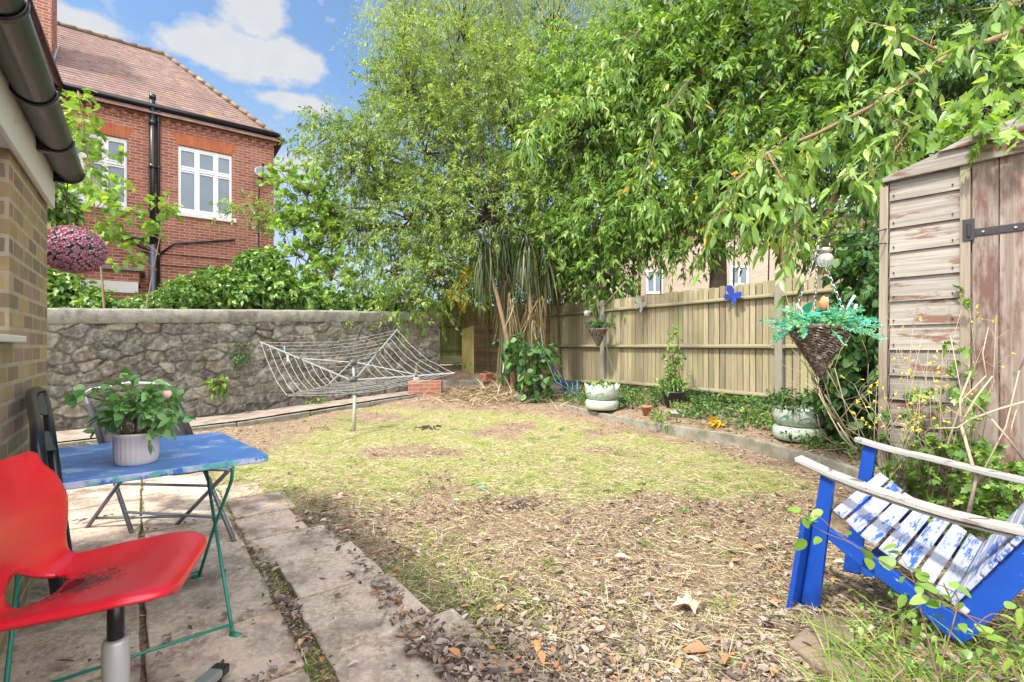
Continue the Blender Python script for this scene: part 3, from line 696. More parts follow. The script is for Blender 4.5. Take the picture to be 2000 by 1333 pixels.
# ================================================================== pale brick building beyond the fence
pb=thing('pale_brick_building','pale buff brick building seen through the trees over the timber fence','building',(9,22,0))
M_pb=brick('buff_brick',(.50,.38,.28),(.43,.32,.24),(.56,.44,.34),(.52,.46,.40),bw=.215,bh=.065)
d_=V(.94,-.34,0).normalized(); o_=V(2.2,23.5,0); nn=V(d_.y,-d_.x,0)
MB().para(o_+V(0,0,-1),d_*17,-nn*7,V(0,0,7.4)).build('wall',M_pb,pb)
M_slate=basic('grey_slate',(.22,.22,.24),.7,var=.1,bump=.3)
MB().prism([o_-d_*.4+V(0,0,6.4)+nn*.4,o_-d_*.4+V(0,0,6.4)-nn*7.4,o_-d_*.4-nn*3.5+V(0,0,9.4)],d_*17.8).build('roof',M_slate,pb)
def pwin(px,py0,py1,wpx):
    k=(px-CX)/F; a=(k*o_.y-o_.x)/(d_.x-k*d_.y); p=o_+d_*a; w_=wpx/F*p.y; z0=H+(HY-py1)/F*p.y; z1=H+(HY-py0)/F*p.y
    f=MB()
    c=p+nn*.02
    for (x0,x1,y0,y1) in ((0,w_,z1-.1,z1),(0,w_,z0,z0+.1),(0,.1,z0,z1),(w_-.1,w_,z0,z1),(w_*.45,w_*.55,z0,z1)):
        f.para(c+d_*x0+V(0,0,y0)+nn*(.0 if x1-x0>.2 else .004),d_*(x1-x0),nn*.05,V(0,0,y1-y0))
    f=f.build('window',M_white,pb); MB().para(c+V(0,0,z0),d_*w_,nn*.02,V(0,0,z1-z0)).build('pane',M_pane,f)
pwin(1262,528,575,32); pwin(1425,520,560,34); pwin(1590,420,455,34); pwin(1500,330,380,36); pwin(1300,330,390,36)
# ================================================================== foliage
LEAFM={
 'fine':leafmat('fine_leaf',[(0,(.05,.085,.025)),(.3,(.12,.19,.045)),(.7,(.24,.34,.085)),(1,(.42,.50,.16))],.38),
 'willow':leafmat('willow_leaf',[(0,(.12,.17,.06)),(.5,(.24,.32,.11)),(1,(.42,.50,.22))],.4,.5),
 'laurel':leafmat('laurel_leaf',[(0,(.045,.09,.022)),(.25,(.10,.19,.04)),(.6,(.20,.34,.075)),(.85,(.34,.49,.12)),(.955,(.40,.52,.18)),(.965,(.55,.30,.04)),(1,(.6,.25,.03))],.38,.42,.35),
 'branch':leafmat('overhang_leaf',[(0,(.08,.15,.04)),(.4,(.17,.30,.07)),(.8,(.32,.46,.12)),(.93,(.48,.56,.17)),(.945,(.62,.34,.03)),(1,(.65,.25,.02))],.4,.35,.5),
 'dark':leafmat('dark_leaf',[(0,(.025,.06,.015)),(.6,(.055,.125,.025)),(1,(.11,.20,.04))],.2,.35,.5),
 'maple':leafmat('maple_leaf',[(0,(.10,.19,.04)),(.5,(.20,.34,.065)),(.9,(.34,.48,.11)),(1,(.46,.52,.12))],.45),
 'ivy':leafmat('ivy_leaf',[(0,(.02,.05,.02)),(.4,(.05,.12,.035)),(.8,(.11,.21,.06)),(1,(.22,.36,.07))],.25,.48,.3),
 'hedge':leafmat('hedge_leaf',[(0,(.05,.11,.025)),(.4,(.12,.23,.045)),(.8,(.25,.40,.09)),(1,(.46,.54,.16))],.3,.3,.5),
 'yellow':leafmat('yellow_leaf',[(0,(.55,.38,.03)),(1,(.75,.50,.05))],.4),
}
M_bark=basic('bark',(.16,.115,.075),.95,var=.25,vs=9,bump=.9,bs=25,c2=(.07,.055,.035))
M_barkl=basic('pale_bark',(.30,.21,.12),.9,var=.2,vs=9,bump=.7,bs=25,c2=(.16,.11,.06))
def cpts(blobs,n,inner=.35):
    w=np.array([b[2] for b in blobs],float); w/=w.sum(); k=rng.choice(len(blobs),n,p=w)
    c=np.array([tuple(b[0]) for b in blobs])[k]; r=np.array([b[1] for b in blobs])[k]
    d=rv(n); rad=(inner+(1-inner)*rng.random(n)**.6)*(1+.12*rng.normal(size=n))
    return c+d*r*rad[:,None],d
def leaf_field(cen,out,K,twig,L,W,hang=.5,shape=None,spread=.8,cone=.6,leafdroop=.25,curve=.35,crnd=.45,upn=.7,fold=.2):
    n=len(cen); td=nrm(out*.8+rv(n)*.7+np.array([0,0,.15-hang*.6]))
    T=rng.random((n,K)); tw=twig*(.6+.8*rng.random((n,1)))
    p=cen[:,None]+td[:,None]*(tw*T)[...,None]-np.array([0,0,1.])*(hang*tw*T*T)[...,None]*.9
    N=n*K; p=p.reshape(-1,3)+rng.normal(size=(N,3))*twig*.06*spread
    tdd=np.repeat(td,K,0)
    d=nrm(tdd*cone+rv(N)*.75+np.array([0,0,-hang*.9]))
    nr=nrm(rv(N)*.75+np.array([0,0,upn])+np.repeat(out,K,0)*.35)
    l=L*(.6+.6*rng.random(N)); w_=W*(.65+.5*rng.random(N))
    rn=np.clip(np.repeat(rng.random(n),K)*crnd+rng.random(N)*(1-crnd),0,1)
    if shape: v,f,q=big_leaves_geo(p,d,nr,l,w_,shape,fold,leafdroop)
    else: v,f=leaves_geo(p,d,nr,l,w_,fold,leafdroop); q=2
    return v,f,np.repeat(rn,q)
def limb(mb,p,q,r0,r1,wob=.08,n=7):
    p=Vector(p);q=Vector(q);L=(q-p).length; pts=[];rs=[]
    ox=[random.uniform(-1,1)*wob*L for _ in range(3)]
    for i in range(n+1):
        s=i/n; b=math.sin(s*math.pi); pts.append(p.lerp(q,s)+V(*ox)*b+V(0,0,-.0)); rs.append(r0+(r1-r0)*s)
    mb.tube(pts,rs,7)
def tree(name,label,cat,base,fork,blobs,mat,n,K,twig,L,W,tr=.12,bark=None,group=None,twigs=120,trunkpath=None,**kw):
    root=thing(name,label,cat,tuple(base),group)
    mb=MB(); base=Vector(base)
    limb(mb,base,fork,tr,tr*.6,.04)
    for b in blobs:
        limb(mb,fork,b[0],tr*.45,tr*.12,.07)
    cen,out=cpts(blobs,n)
    bc=[Vector(b[0]) for b in blobs]
    for i in rng.choice(n,min(n,twigs),replace=False):
        c=Vector(cen[i]); s=min(bc,key=lambda q:(q-c).length); limb(mb,s.lerp(c,.05),c,tr*.09+.006,.004,.08,4)
    mb.build('trunk',bark or M_bark,root,True)
    v,f,r=leaf_field(cen,out,K,twig,L,W,**kw)
    npmesh('crown',v,f,r,LEAFM[mat],root)
    return root
def B(px,py,Y,rx,rz,ry=None,w=None):
    s=Y/F; a=(rx*s,(ry if ry else rx*s),rz*s); return (P(px,py,Y),a,w if w else a[0]*a[2]+.05)
# fine leaved tree in the middle
fb=[B(1000,250,12.5,190,150),B(830,300,12.0,150,110),B(720,300,11.6,80,60),B(640,270,11.5,70,26),B(660,240,11.8,60,18,.4),B(700,330,11.4,110,45),B(900,160,13,150,110),B(800,170,12.6,90,60),B(1120,330,11.8,150,130),
    B(950,420,11.2,170,95),B(800,430,11.2,130,75),B(700,450,10.9,90,36,.5),B(860,540,10.2,110,70,.8),B(760,530,10.4,90,50,.6),B(790,590,9.6,50,40,.4),B(1100,460,11.0,110,80),B(560,415,10.8,80,14,.25,.22),B(480,402,10.8,36,9,.15,.08),B(620,430,10.8,70,24,.3),B(1010,520,11.2,120,55,.7)]
tree('feathery_tree','tall fine-leaved light green tree reaching left over the stone wall, behind the rotary dryer','tree',(.2,12.6,0),P(985,430,12.2),fb,'fine',6600,19,.42,.10,.038,tr=.13,hang=.28,cone=.8,crnd=.65,twigs=420)
wb=[B(900,60,15,170,110),B(790,60,15,60,110),B(1080,60,15,170,120),B(1250,80,14.5,120,130),B(780,190,14.5,40,60),B(960,-60,15,260,120),B(1180,200,14,120,90)]
tree('willow_tree','pale drooping willow rising behind the fine-leaved tree, at the top centre of the photo','tree',(1.2,16,0),P(1000,200,15),wb,'willow',4300,20,.8,.12,.028,tr=.22,hang=.9,twigs=200,curve=1)
lb=[B(1150,260,10.6,130,120),B(1280,180,10.2,150,120),B(1200,420,10.0,120,80,.9),B(1080,480,10.2,60,60,.6),B(1290,400,9.6,110,90,.8),B(1180,530,9.8,60,50,.5,.3),B(1130,150,11,100,90)]
tree('laurel_tree','glossy laurel with long drooping leaves and thin upright stems, above the middle of the fence','tree',(1.9,11,0),P(1200,470,10.4),lb,'laurel',2500,13,.36,.145,.056,tr=.10,hang=.45,crnd=.55,twigs=250,shape=None)
gb=[B(1400,180,9.4,170,150),B(1560,120,8.8,160,130),B(1450,60,9.2,200,100),B(1420,350,8.8,130,100,.9),B(1560,300,8.3,140,110,.9),B(1680,230,7.9,130,120,.9),B(1640,420,7.9,100,90,.8),B(1520,420,8.2,90,60,.7,.35),B(1740,100,8,150,120),B(1340,460,8.9,60,60,.5,.25),B(1600,-60,9,300,110),B(1300,40,9.8,120,100)]
gt=tree('spreading_laurel_tree','big laurel with yellowing leaves and thick dark trunk behind the right fence bay','tree',(3.75,9.5,0),P(1400,420,9.2),gb,'laurel',3500,13,.38,.155,.060,tr=.22,hang=.35,crnd=.55,twigs=260)
# its stout pale limbs
mb=MB(); limb(mb,P(1545,560,8.2)-V(0,0,.9),P(1530,455,8.2),.11,.09,.03); limb(mb,P(1530,455,8.2),P(1468,350,8.3),.085,.06,.05); limb(mb,P(1468,350,8.3),P(1400,300,8.6),.06,.03,.05)
limb(mb,P(1600,560,8.0)-V(0,0,.9),P(1612,430,8.0),.09,.07,.03); limb(mb,P(1612,430,8.0),P(1640,300,8.0),.07,.04,.05); mb.build('limb',M_barkl,gt,True)
# dark evergreen behind the shed
db=[B(1850,200,6.8,120,130),B(1960,120,6.6,110,140),B(1780,330,6.6,80,90,.6),B(1880,20,7.2,170,90),B(2080,120,6.5,120,200)]
tree('dark_evergreen_tree','dark evergreen tree rising behind the roof of the timber shed','tree',(5.4,6.9,0),P(1880,300,6.8),db,'dark',1700,14,.36,.13,.04,tr=.14,hang=.6,twigs=150)
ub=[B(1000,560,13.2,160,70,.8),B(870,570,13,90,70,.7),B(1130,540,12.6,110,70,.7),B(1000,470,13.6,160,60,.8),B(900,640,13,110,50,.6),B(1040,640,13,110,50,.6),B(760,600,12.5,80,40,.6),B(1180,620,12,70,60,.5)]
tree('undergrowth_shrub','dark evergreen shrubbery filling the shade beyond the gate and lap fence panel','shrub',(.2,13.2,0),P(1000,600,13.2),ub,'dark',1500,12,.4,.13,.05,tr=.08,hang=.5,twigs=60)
# saplings and thin upright stems
def stems(name,label,lst,group,mat=M_bark):
    for i,(px,py0,py1,Y,r) in enumerate(lst):
        b=P(px,0,Y); b.z=0; t_=P(px+random.uniform(-14,14),py0,Y+random.uniform(-.2,.3))
        mb=MB(); limb(mb,b,t_,r,r*.6,.015); root=thing(name,label[i] if isinstance(label,list) else label,'stem',tuple(b),group)
        mb.build('stem',mat,root,True)
stems('thin_stem','thin bare upright tree stem standing in the thicket just behind the timber fence',[(1098,330,560,10.9,.03),(1118,360,560,10.7,.022),(1140,350,560,10.5,.028),(1226,330,560,10.0,.024),(1242,250,560,9.9,.035),(1206,390,560,10.1,.02),(1290,380,560,9.7,.02),(1075,400,560,11.2,.04),(1052,380,560,11.4,.045),(1160,420,560,10.4,.018),(1443,380,560,8.9,.02),(1500,420,560,8.5,.018),(1655,380,560,7.6,.022),(1676,350,560,7.5,.018)],'thin stems behind the fence')
# small sycamore beyond the wall
sb=[B(600,380,10.9,50,55,.5),B(590,440,10.8,62,40,.6),B(620,500,10.6,70,60,.7),B(640,420,10.9,60,60,.5),B(580,500,10.4,50,40,.5),B(650,545,10.2,60,50,.6),B(560,330+20,10.9,24,30,.3,.15)]
tree('sycamore_tree','young light green sycamore at the right-hand corner of the red brick house','tree',(-4.4,10.8,0),P(612,520,10.8),sb,'maple',230,8,.28,.13,.13,tr=.05,hang=.15,shape=LOBED,twigs=160,crnd=.3,leafdroop=.1)
# hedge behind wall
hb=[B(410,570,9.2,75,30,.6),B(330,592,8.6,45,20,.5),B(520,565,9.8,80,36,.6),B(510,520,9.8,38,28,.4,.25),B(600,590,10.2,80,26,.6),B(445,555,9.4,50,24,.5),B(700,600,10.4,90,20,.5)]
hr_=thing('ivy_hedge','dense bright ivy hedge spilling up behind the stone wall coping, left of centre','hedge',(-5.2,9.6,0),None)
mb=MB()
for b in hb: limb(mb,V(b[0].x,b[0].y,0),b[0],.035,.01,.1)
mb.build('stem',M_bark,hr_,True)
cen,out=cpts(hb,2600,.45); cen[:,2]=np.maximum(cen[:,2],.7)
v,f,r=leaf_field(cen,out,9,.18,.10,.085,hang=.5,shape=None,upn=.5,crnd=.35); npmesh('foliage',v,f,r,LEAFM['hedge'],hr_)
# shrub left of the hedge
hr_=thing('garden_shrub','low leafy shrub beyond the left end of the stone wall, under the flower ball','shrub',(-6.7,7.8,0))
b2=[B(130,585,7.7,60,26,.4),B(190,600,7.8,50,16,.4),B(110,400,8.3,26,50,.3),B(105,560,7.6,30,40,.3)]
cen,out=cpts(b2,520,.4); v,f,r=leaf_field(cen,out,10,.2,.11,.07,hang=.5); npmesh('foliage',v,f,r,LEAFM['hedge'],hr_)
mb=MB(); limb(mb,V(-6.9,7.8,0),P(110,400,8.3),.03,.01); limb(mb,V(-6.7,7.8,0),P(130,585,7.7),.03,.01); mb.build('stem',M_bark,hr_,True)
# sycamore saplings just behind the wall
def sapling(label,base,top,r,lst,Y,seed,L=.14):
    root=thing('sycamore_sapling',label,'sapling',tuple(base),'sycamore saplings behind the wall')
    mb=MB(); limb(mb,base,top,r,r*.35,.02,9); cs=[];os=[]
    for (px,py,rad,n_) in lst:
        c=P(px,py,Y+random.uniform(-.3,.3)); 
        ax=base.lerp(top,max(0,min(1,(c.z-.25-base.z)/(top.z-base.z)))); limb(mb,ax,c,r*.4,.004,.05,4)
        q=rv(n_)*(rng.random((n_,1))**.5)*np.array([rad,rad,rad*1.0])*Y/F; cs.append(np.array(c)+q); os.append(nrm(q))
    cen=np.concatenate(cs); out=np.concatenate(os)
    mb.build('trunk',M_barkl,root,True)
    v,f,rr=leaf_field(cen,out,3,.12,L,L*1.05,hang=.2,shape=LOBED,leafdroop=.15,upn=1.0,crnd=.3); npmesh('crown',v,f,rr,LEAFM['maple'],root)
sapling('slender sycamore sapling in front of the left window of the brick house',V(-6.15,7.4,0),P(152,178,7.3),.022,[(155,180,16,7),(150,225,30,16),(160,270,34,20),(165,320,38,24),(185,350,36,18),(215,375,32,14),(205,400,34,18),(165,240,26,12),(222,300,14,4),(170,350,26,10)],7.3,1,.105)
sapling('side sapling with leaves hanging beside the grey drainpipe of the brick house',V(-5.9,7.5,0),P(330,385,7.7),.016,[(328,395,18,7),(310,420,30,18),(290,440,30,16),(222,430,30,16),(215,465,34,18),(250,490,22,8),(205,500,30,10),(270,470,20,6)],7.6,2,.10)
# foreground overhanging branch
def branchy(name,label,cat,paths,mat,dens,L,W,r0,spread,root_loc,shape=OVAL,hang=.7,K=7,twig=.18,group=None,bark=None):
    root=thing(name,label,cat,root_loc,group); mb=MB(); cs=[];os=[]
    for path,rr in paths:
        mb.tube(path,[rr*(1-.8*i/(len(path)-1)) for i in range(len(path))],7)
        for a,b in zip(path[:-1],path[1:]):
            n_=max(1,int((b-a).length*dens*1.15))
            for _ in range(n_):
                c=a.lerp(b,random.random()); o_=Vector(rv(1)[0]); e=c+o_*spread*random.random(); 
                if (e-c).length>.05: mb.tube([c,c.lerp(e,.5)+V(0,0,.02),e],[.004,.003,.002],4,False)
                cs.append(tuple(e)); os.append(tuple(o_))
    mb.build('branch',bark or M_barkl,root,True)
    v,f,r=leaf_field(np.array(cs),np.array(os),K,twig,L,W,hang=hang,shape=shape,leafdroop=.25,crnd=.3,upn=.6); npmesh('foliage',v,f,r,LEAFM[mat],root)
    return root,cs
def PP(*l): return [P(*q) for q in l]
fr,cs=branchy('overhanging_laurel_branch','long leafy laurel branch with bright green and yellow leaves reaching down across the top right','branch',
 [(PP((2150,-30,3.4),(1990,60,3.5),(1850,110,3.7),(1700,210,3.8),(1600,260,3.9),(1500,300,3.9),(1430,360,3.9),(1400,430,3.8)),.03),
  (PP((1500,300,3.9),(1540,370,3.8),(1560,440,3.7),(1545,500,3.7)),.012),
  (PP((1700,210,3.8),(1780,250,3.7),(1720,330,3.7),(1640,350,3.6)),.012),
  (PP((2150,60,3.0),(1980,140,3.0),(1930,190,3.1)),.014),(PP((2150,-60,3.1),(1990,10,3.1),(1900,20,3.3)),.014),
  (PP((1850,110,3.7),(1760,60,3.8),(1680,40,3.9)),.01)],'branch',20,.125,.044,.03,.16,tuple(P(2150,-30,3.4)),K=9,twig=.2)
fl=np.array(cs)[rng.random(len(cs))<.45]; k=len(fl); q=np.repeat(fl,26,0)+rng.normal(size=(k*26,3))*.022+np.array([0,0,.04]); N=len(q)
v,f,sg=blades_geo(q,rv(N)+np.array([0,0,1]),np.full(N,.014),np.full(N,.006),0,1)
npmesh('flower_buds',v,f,rng.random(N*sg),leafmat('flower_bud',[(0,(.45,.42,.15)),(1,(.60,.58,.30))],.3),fr)
# second hanging sprays nearer the centre (upper middle)
branchy('drooping_laurel_branch','drooping glossy branch with pale large leaves hanging in front of the middle of the trees','branch',
 [(PP((1180,180,7.6),(1100,215,7.4),(1060,225,7.3),(1020,300,7.2)),.016),(PP((1350,150,7.4),(1290,230,7.2),(1260,330,7.1),(1270,420,7.1)),.016),(PP((1250,60,7.6),(1180,120,7.4),(1150,170,7.4)),.012)],'branch',17,.135,.046,.03,.24,tuple(P(1350,150,7.4)),K=9,twig=.26,bark=M_bark)
# ivy on shed roof, fence climber
def ivy(name,label,blobs,n,mat='ivy',L=.085,W=.085,K=6,twig=.16,hang=.7,stemfrom=None,shape=ROUND,cat='climber',**kw):
    root=thing(name,label,cat,tuple(blobs[0][0]-V(0,0,blobs[0][1][2])))
    cen,out=cpts(blobs,n,.2); mb=MB()
    for b in blobs:
        s=stemfrom if stemfrom else V(b[0].x,b[0].y,b[0].z-b[1][2]*.9); limb(mb,s,b[0],.012,.004,.1,5)
    for i in rng.choice(n,min(n,40),replace=False):
        c=Vector(cen[i]); s=min([b[0] for b in blobs],key=lambda q:(q-c).length); limb(mb,s,c,.005,.002,.1,4)
    mb.build('stem',M_bark,root,True)
    v,f,r=leaf_field(cen,out,K,twig,L,W,hang=hang,shape=shape,crnd=.35,upn=.3,**kw); npmesh('foliage',v,f,r,LEAFM[mat],root); return root
ivy('ivy_climber','thick dark ivy climbing the fence between the hanging basket and the shed',[B(1690,560,5.0,50,80,.25),B(1700,650,4.9,45,70,.3),B(1650,620,5.2,30,40,.2,.1),B(1690,730,4.8,60,60,.35),B(1650,760,4.9,50,40,.3),B(1700,480,5.3,40,40,.25)],560,'ivy',.085,.075)
ivy('roof_ivy','light green ivy trailing over the top edge of the timber shed',[B(1960,255,2.55,50,30,.15),B(1930,215,2.7,50,30,.2),B(1990,200,2.6,50,50,.2),B(1890,240,2.75,24,14,.1,.02)],60,'maple',.07,.07,K=4,twig=.12,shape=LOBED)
ivy('broadleaf_ivy','broad grey-green ivy wrapped around the foot of the cabbage palm',[B(1030,700,9.1,38,45,.3),B(1050,750,8.9,30,25,.3),B(1000,670,9.2,20,22,.2),B(1060,690,9.2,20,30,.2)],95,'ivy',.12,.12,K=4,twig=.2,shape=ROUND)
ivy('yellow_leaved_climber','yellow autumn leaves hanging in the shade above the timber gate',[B(885,565,10.4,16,9,.1),B(925,530,10.6,18,8,.1),B(905,580,10.5,10,6,.1)],26,'yellow',.13,.10,K=5,twig=.12,cat='climber',shape=LOBED)
ivy('wall_fern','small reddish fern rooted in the middle of the stone wall',[(WA+wd*2.2+wn*.09+V(0,0,1.12),(.13,.04,.2),1)],46,'ivy',.05,.03,K=5,twig=.08,cat='fern',shape=None)
ivy('wall_weed','light green weed growing low on the stone wall behind the folding chair',[(WA+wd*1.9+wn*.1+V(0,0,.62),(.12,.05,.12),1)],26,'maple',.07,.05,K=4,twig=.1,cat='weed')
ivy('path_weed','small green weed at the foot of the wall under the left dryer arm',[(WA+wd*3.4+wn*.2+V(0,0,.22),(.12,.08,.07),1)],24,'maple',.06,.03,K=4,twig=.1,cat='weed')
ivy('wall_top_succulent','pale dry tuft of stonecrop under the coping, left of the rotary dryer',[(WA+wd*4.0+wn*.1+V(0,0,1.6),(.07,.04,.08),1)],40,'willow',.02,.016,K=6,twig=.03,cat='weed')
# ------------------------------------------------------------------ cabbage palm
pr=thing('cabbage_palm','cabbage palm with two leaning trunks and skirts of hanging strap leaves in the far corner','palm',tuple(P(1020,740,9.5)))
M_strap=leafmat('strap_leaf',[(0,(.02,.035,.012)),(.5,(.055,.085,.028)),(.85,(.11,.15,.05)),(.92,(.26,.19,.09)),(1,(.40,.28,.10))],.15,.5)
bz=gz(.2,9.5)-.05
def straps(top,n_,L0,L1,drop,spread,wdt,mat,nm,up=0.,wild=.5):
    top=np.array(top); d=nrm(rv(n_)*np.array([1,1,.5])+np.array([0,0,.2+up])); L=L0+(L1-L0)*rng.random(n_); K=8; hz_=d.copy(); hz_[:,2]=0
    pos=top+rng.normal(size=(n_,3))*np.array([.05,.05,.10]); side=nrm(np.cross(d,rv(n_)*.5+np.array([0,0,1.]))); sp=spread*(.3+1.3*rng.random(n_)**1.6); dr=drop*(.5+.7*rng.random(n_)); cv=rng.normal(size=(n_,3))*wild*.12; cv[:,2]=0; vs_=[]
    for i in range(K+1):
        t_=i/K; c=pos+hz_*(L*sp*np.sin(min(t_*1.9,1.57)))[:,None]+np.array([0,0,1.])*(L*(d[:,2]*.35*np.sin(t_*2.6)*.8-dr*max(t_-.08,0)**1.15))[:,None]+cv*(t_*t_)
        w_=(wdt*(1-t_**2.5)*(.6+.7*rng2_))[:,None] if False else wdt*(1-t_**2.5)+.001
        vs_+= [c+side*w_,c-side*w_]
    v=np.stack(vs_,1).reshape(-1,3); kk=(np.arange(n_)*2*(K+1))[:,None]; f=np.array([[2*i,2*i+1,2*i+3,2*i+2] for i in range(K)]).reshape(1,-1)
    npmesh(nm,v,(kk+f).reshape(-1,4),np.repeat(rng.random(n_),K),mat,pr)
for bx,hx,hy,Y in ((1012,946,492,9.5),(1036,1026,486,9.4),(990,985,470,9.9),(1050,1064,500,9.9)):
    base=P(bx,0,Y); base.z=bz; top=P(hx,hy,Y)
    MB().tube([base,base.lerp(top,.35)+V(.06,0,0),base.lerp(top,.7)+V(.05,0,0),top],[.06,.048,.04,.035],9).build('trunk',M_barkl,pr,True)
    straps(top,150,.9,1.5,.95,.16,.013,M_strap,'leaf_skirt')
    straps(top+V(0,0,.15),70,.6,1.0,.35,.55,.014,M_strap,'leaf_crown',.6)
M_dead=leafmat('dead_strap',[(0,(.10,.08,.04)),(.5,(.20,.16,.08)),(.85,(.32,.25,.12)),(1,(.50,.38,.08))],.1,.6)
for (px,py,Y) in ((1000,600,9.5),(1035,610,9.4),(1050,590,9.7),(985,560,9.8)): straps(P(px,py,Y),55,.7,1.45,.95,.10,.010,M_dead,'dead_leaves',0,1.)
# ================================================================== ground cover
def gsample(n,y0=1.55,y1=10.3,xw=1.12):
    u=rng.random(n); y=1/(1/y0+(1/y1-1/y0)*u); x=(rng.random(n)*2-1)*(y*xw+.2); return x,y
def pave_mask(x,y):
    u,v=uvp(x,y)
    a=(v<-.01)&(u>-2)&(u<5.4)&(v>-1.6); nz_=fbm(np.asarray(x,float),np.asarray(y,float),5,3,17)*.5; b=(v>=-.01)&(v<.62-nz_*.75)&(u<1.54); c=(v>=0)&(v<.50-nz_*.6)&(u<2.5)
    gap=(np.abs(v-.03)<.035)&(u>0)
    gap2=(np.abs(np.mod(u-.12,.485)-.475)<.012)&(v<0)
    return (a|b|c)&~gap&~gap2
def ok(x,y): return ((wdist(x,y)>.05)|((x-WA.x)*wd.x+(y-WA.y)*wd.y>5.95))&(y<11.2)&(x<4)&~((x>2.1)&(y<3.4)&(x-.6*0>2.2+.85*(2.9-y)))
litm=leafmat('dead_leaf',[(0,(.085,.062,.05)),(.3,(.20,.15,.12)),(.55,(.32,.245,.20)),(.77,(.40,.31,.26)),(.84,(.38,.26,.19)),(.9,(.38,.17,.08)),(.94,(.54,.25,.10)),(1,(.58,.53,.45))],.1,.6,.3)
x,y=gsample(140000,1.55,11.25); L=lawnness(x,y); pmk=pave_mask(x,y)
dn=fbm(x,y,1.6,4,33); keep=rng.random(len(x))<np.clip(.95-1.0*L,.07,1)*np.clip((dn-.30)*2.6,.12,1)
keep&=~pmk|(rng.random(len(x))<.012); keep&=ok(x,y); x=x[keep];y=y[keep];n_=len(x)
big=(.12+.8*rng.random(n_)**5.5)
u_,v_=uvp(x,y); onp=(v_<.5)&(u_<1.6)&(u_>-1)|(v_<0)
pos=np.stack([x,y,hgt(x,y)+.004+.016*rng.random(n_)+.028*onp],1)
d=rv(n_)*np.array([1,1,.18]); nr=nrm(rv(n_)*.5+np.array([0,0,1.]))
v,f,q=big_leaves_geo(pos,d,nr,.058*big+.006,.026*big+.004,[(0,.05),(.3,.5),(.7,.4),(1,.03)],.7,.0)
rr=np.clip(rng.random(n_)**1.15-.25*(big<.45)*rng.random(n_),0,1); npmesh('leaf_litter',v,f,np.repeat(rr,q),litm)['kind']='stuff'
# straw
x,y=gsample(150000); L=lawnness(x,y); keep=(rng.random(len(x))<.6+.4*L)&(~pave_mask(x,y)|(rng.random(len(x))<.01))&ok(x,y); x=x[keep];y=y[keep];n_=len(x)
pos=np.stack([x,y,hgt(x,y)+.004+.012*rng.random(n_)],1); d=nrm(rv(n_)*np.array([1,1,.16])+np.array([0,0,.05]))
v,f,q=blades_geo(pos,d,.025+.13*rng.random(n_)**3,.0016+.0018*rng.random(n_)+.0003*y,.15,2)
npmesh('dry_straw',v,f,np.repeat(rng.random(n_),q),leafmat('straw',[(0,(.22,.16,.10)),(.4,(.40,.32,.20)),(.8,(.62,.54,.36)),(1,(.40,.40,.17))],.1,.7))['kind']='stuff'
# grass
gm=leafmat('grass_blade',[(0,(.10,.17,.025)),(.5,(.20,.31,.05)),(.85,(.34,.42,.09)),(1,(.50,.47,.18))],.35,.5)
x,y=gsample(110000); L=lawnness(x,y); gn=fbm(x,y,2.4,3,77)
u,vv_=uvp(x,y); edge_=((np.abs(vv_-.05)<.07)&(u>0)&(u<3.4))|((vv_>.30)&(vv_<1.0)&(u>-.2)&(u<4.2))
keep=(rng.random(len(x))<np.where(edge_,np.clip((gn-.36)*5,0,.9),L*np.clip((gn-.42)*4.,.04,1)+.05*(gn>.52)))&(~pave_mask(x,y)|(edge_&(np.abs(vv_-.03)<.06)))&ok(x,y)
x=x[keep];y=y[keep];n_=len(x); pos=np.stack([x,y,hgt(x,y)-.003],1); d=nrm(rv(n_)*np.array([.75,.75,.2])+np.array([0,0,.75]))
v,f,q=blades_geo(pos,d,.03+.06*rng.random(n_)**1.5,.002+.002*rng.random(n_)+.0003*y,.35,2)
npmesh('grass',v,f,np.repeat(rng.random(n_),q),gm)['kind']='stuff'
x,y=gsample(900,1.8,8.6); L=lawnness(x,y); keep=(rng.random(len(x))<.12+.8*L)&~pave_mask(x,y)&ok(x,y); x=x[keep];y=y[keep]; K_=26
cx_=np.repeat(x,K_)+rng.normal(size=len(x)*K_)*.028; cy_=np.repeat(y,K_)+rng.normal(size=len(x)*K_)*.028; n_=len(cx_); sz=np.repeat(.5+.9*rng.random(len(x)),K_)
v,f,q=blades_geo(np.stack([cx_,cy_,hgt(cx_,cy_)-.003],1),nrm(rv(n_)*np.array([.6,.6,.15])+np.array([0,0,.85])),(.035+.06*rng.random(n_))*sz,.0022+.002*rng.random(n_)+.0003*cy_,.45,3)
npmesh('grass_tufts',v,f,np.repeat(np.clip(rng.random(n_)*.75,0,1),q),gm)['kind']='stuff'
# fallen leaves in the patio joints and border soil weeds
def tufts(name,label,pts,n,L,W,mat='maple',shape=None,cat='weed',spread=.08,h=.12,group=None):
    for i,(x_,y_) in enumerate(pts):
        z_=gz(x_,y_); root=thing(name,label[i] if isinstance(label,list) else label,cat,(x_,y_,z_),group)
        k=n; c=np.array([x_,y_,z_])+rng.normal(size=(k,3))*np.array([spread,spread,0])+np.array([0,0,1.])*rng.random((k,1))*h
        mb=MB()
        for j in range(min(k,12)): mb.tube([(x_,y_,z_-.01),tuple(c[j])],[.004,.002],4,False)
        mb.build('stem',M_barkl,root)
        v,f,r=leaf_field(c,nrm(c-np.array([x_,y_,z_-.02])),4,.06,L,W,hang=.1,shape=shape,upn=1); npmesh('foliage',v,f,r,LEAFM[mat],root)

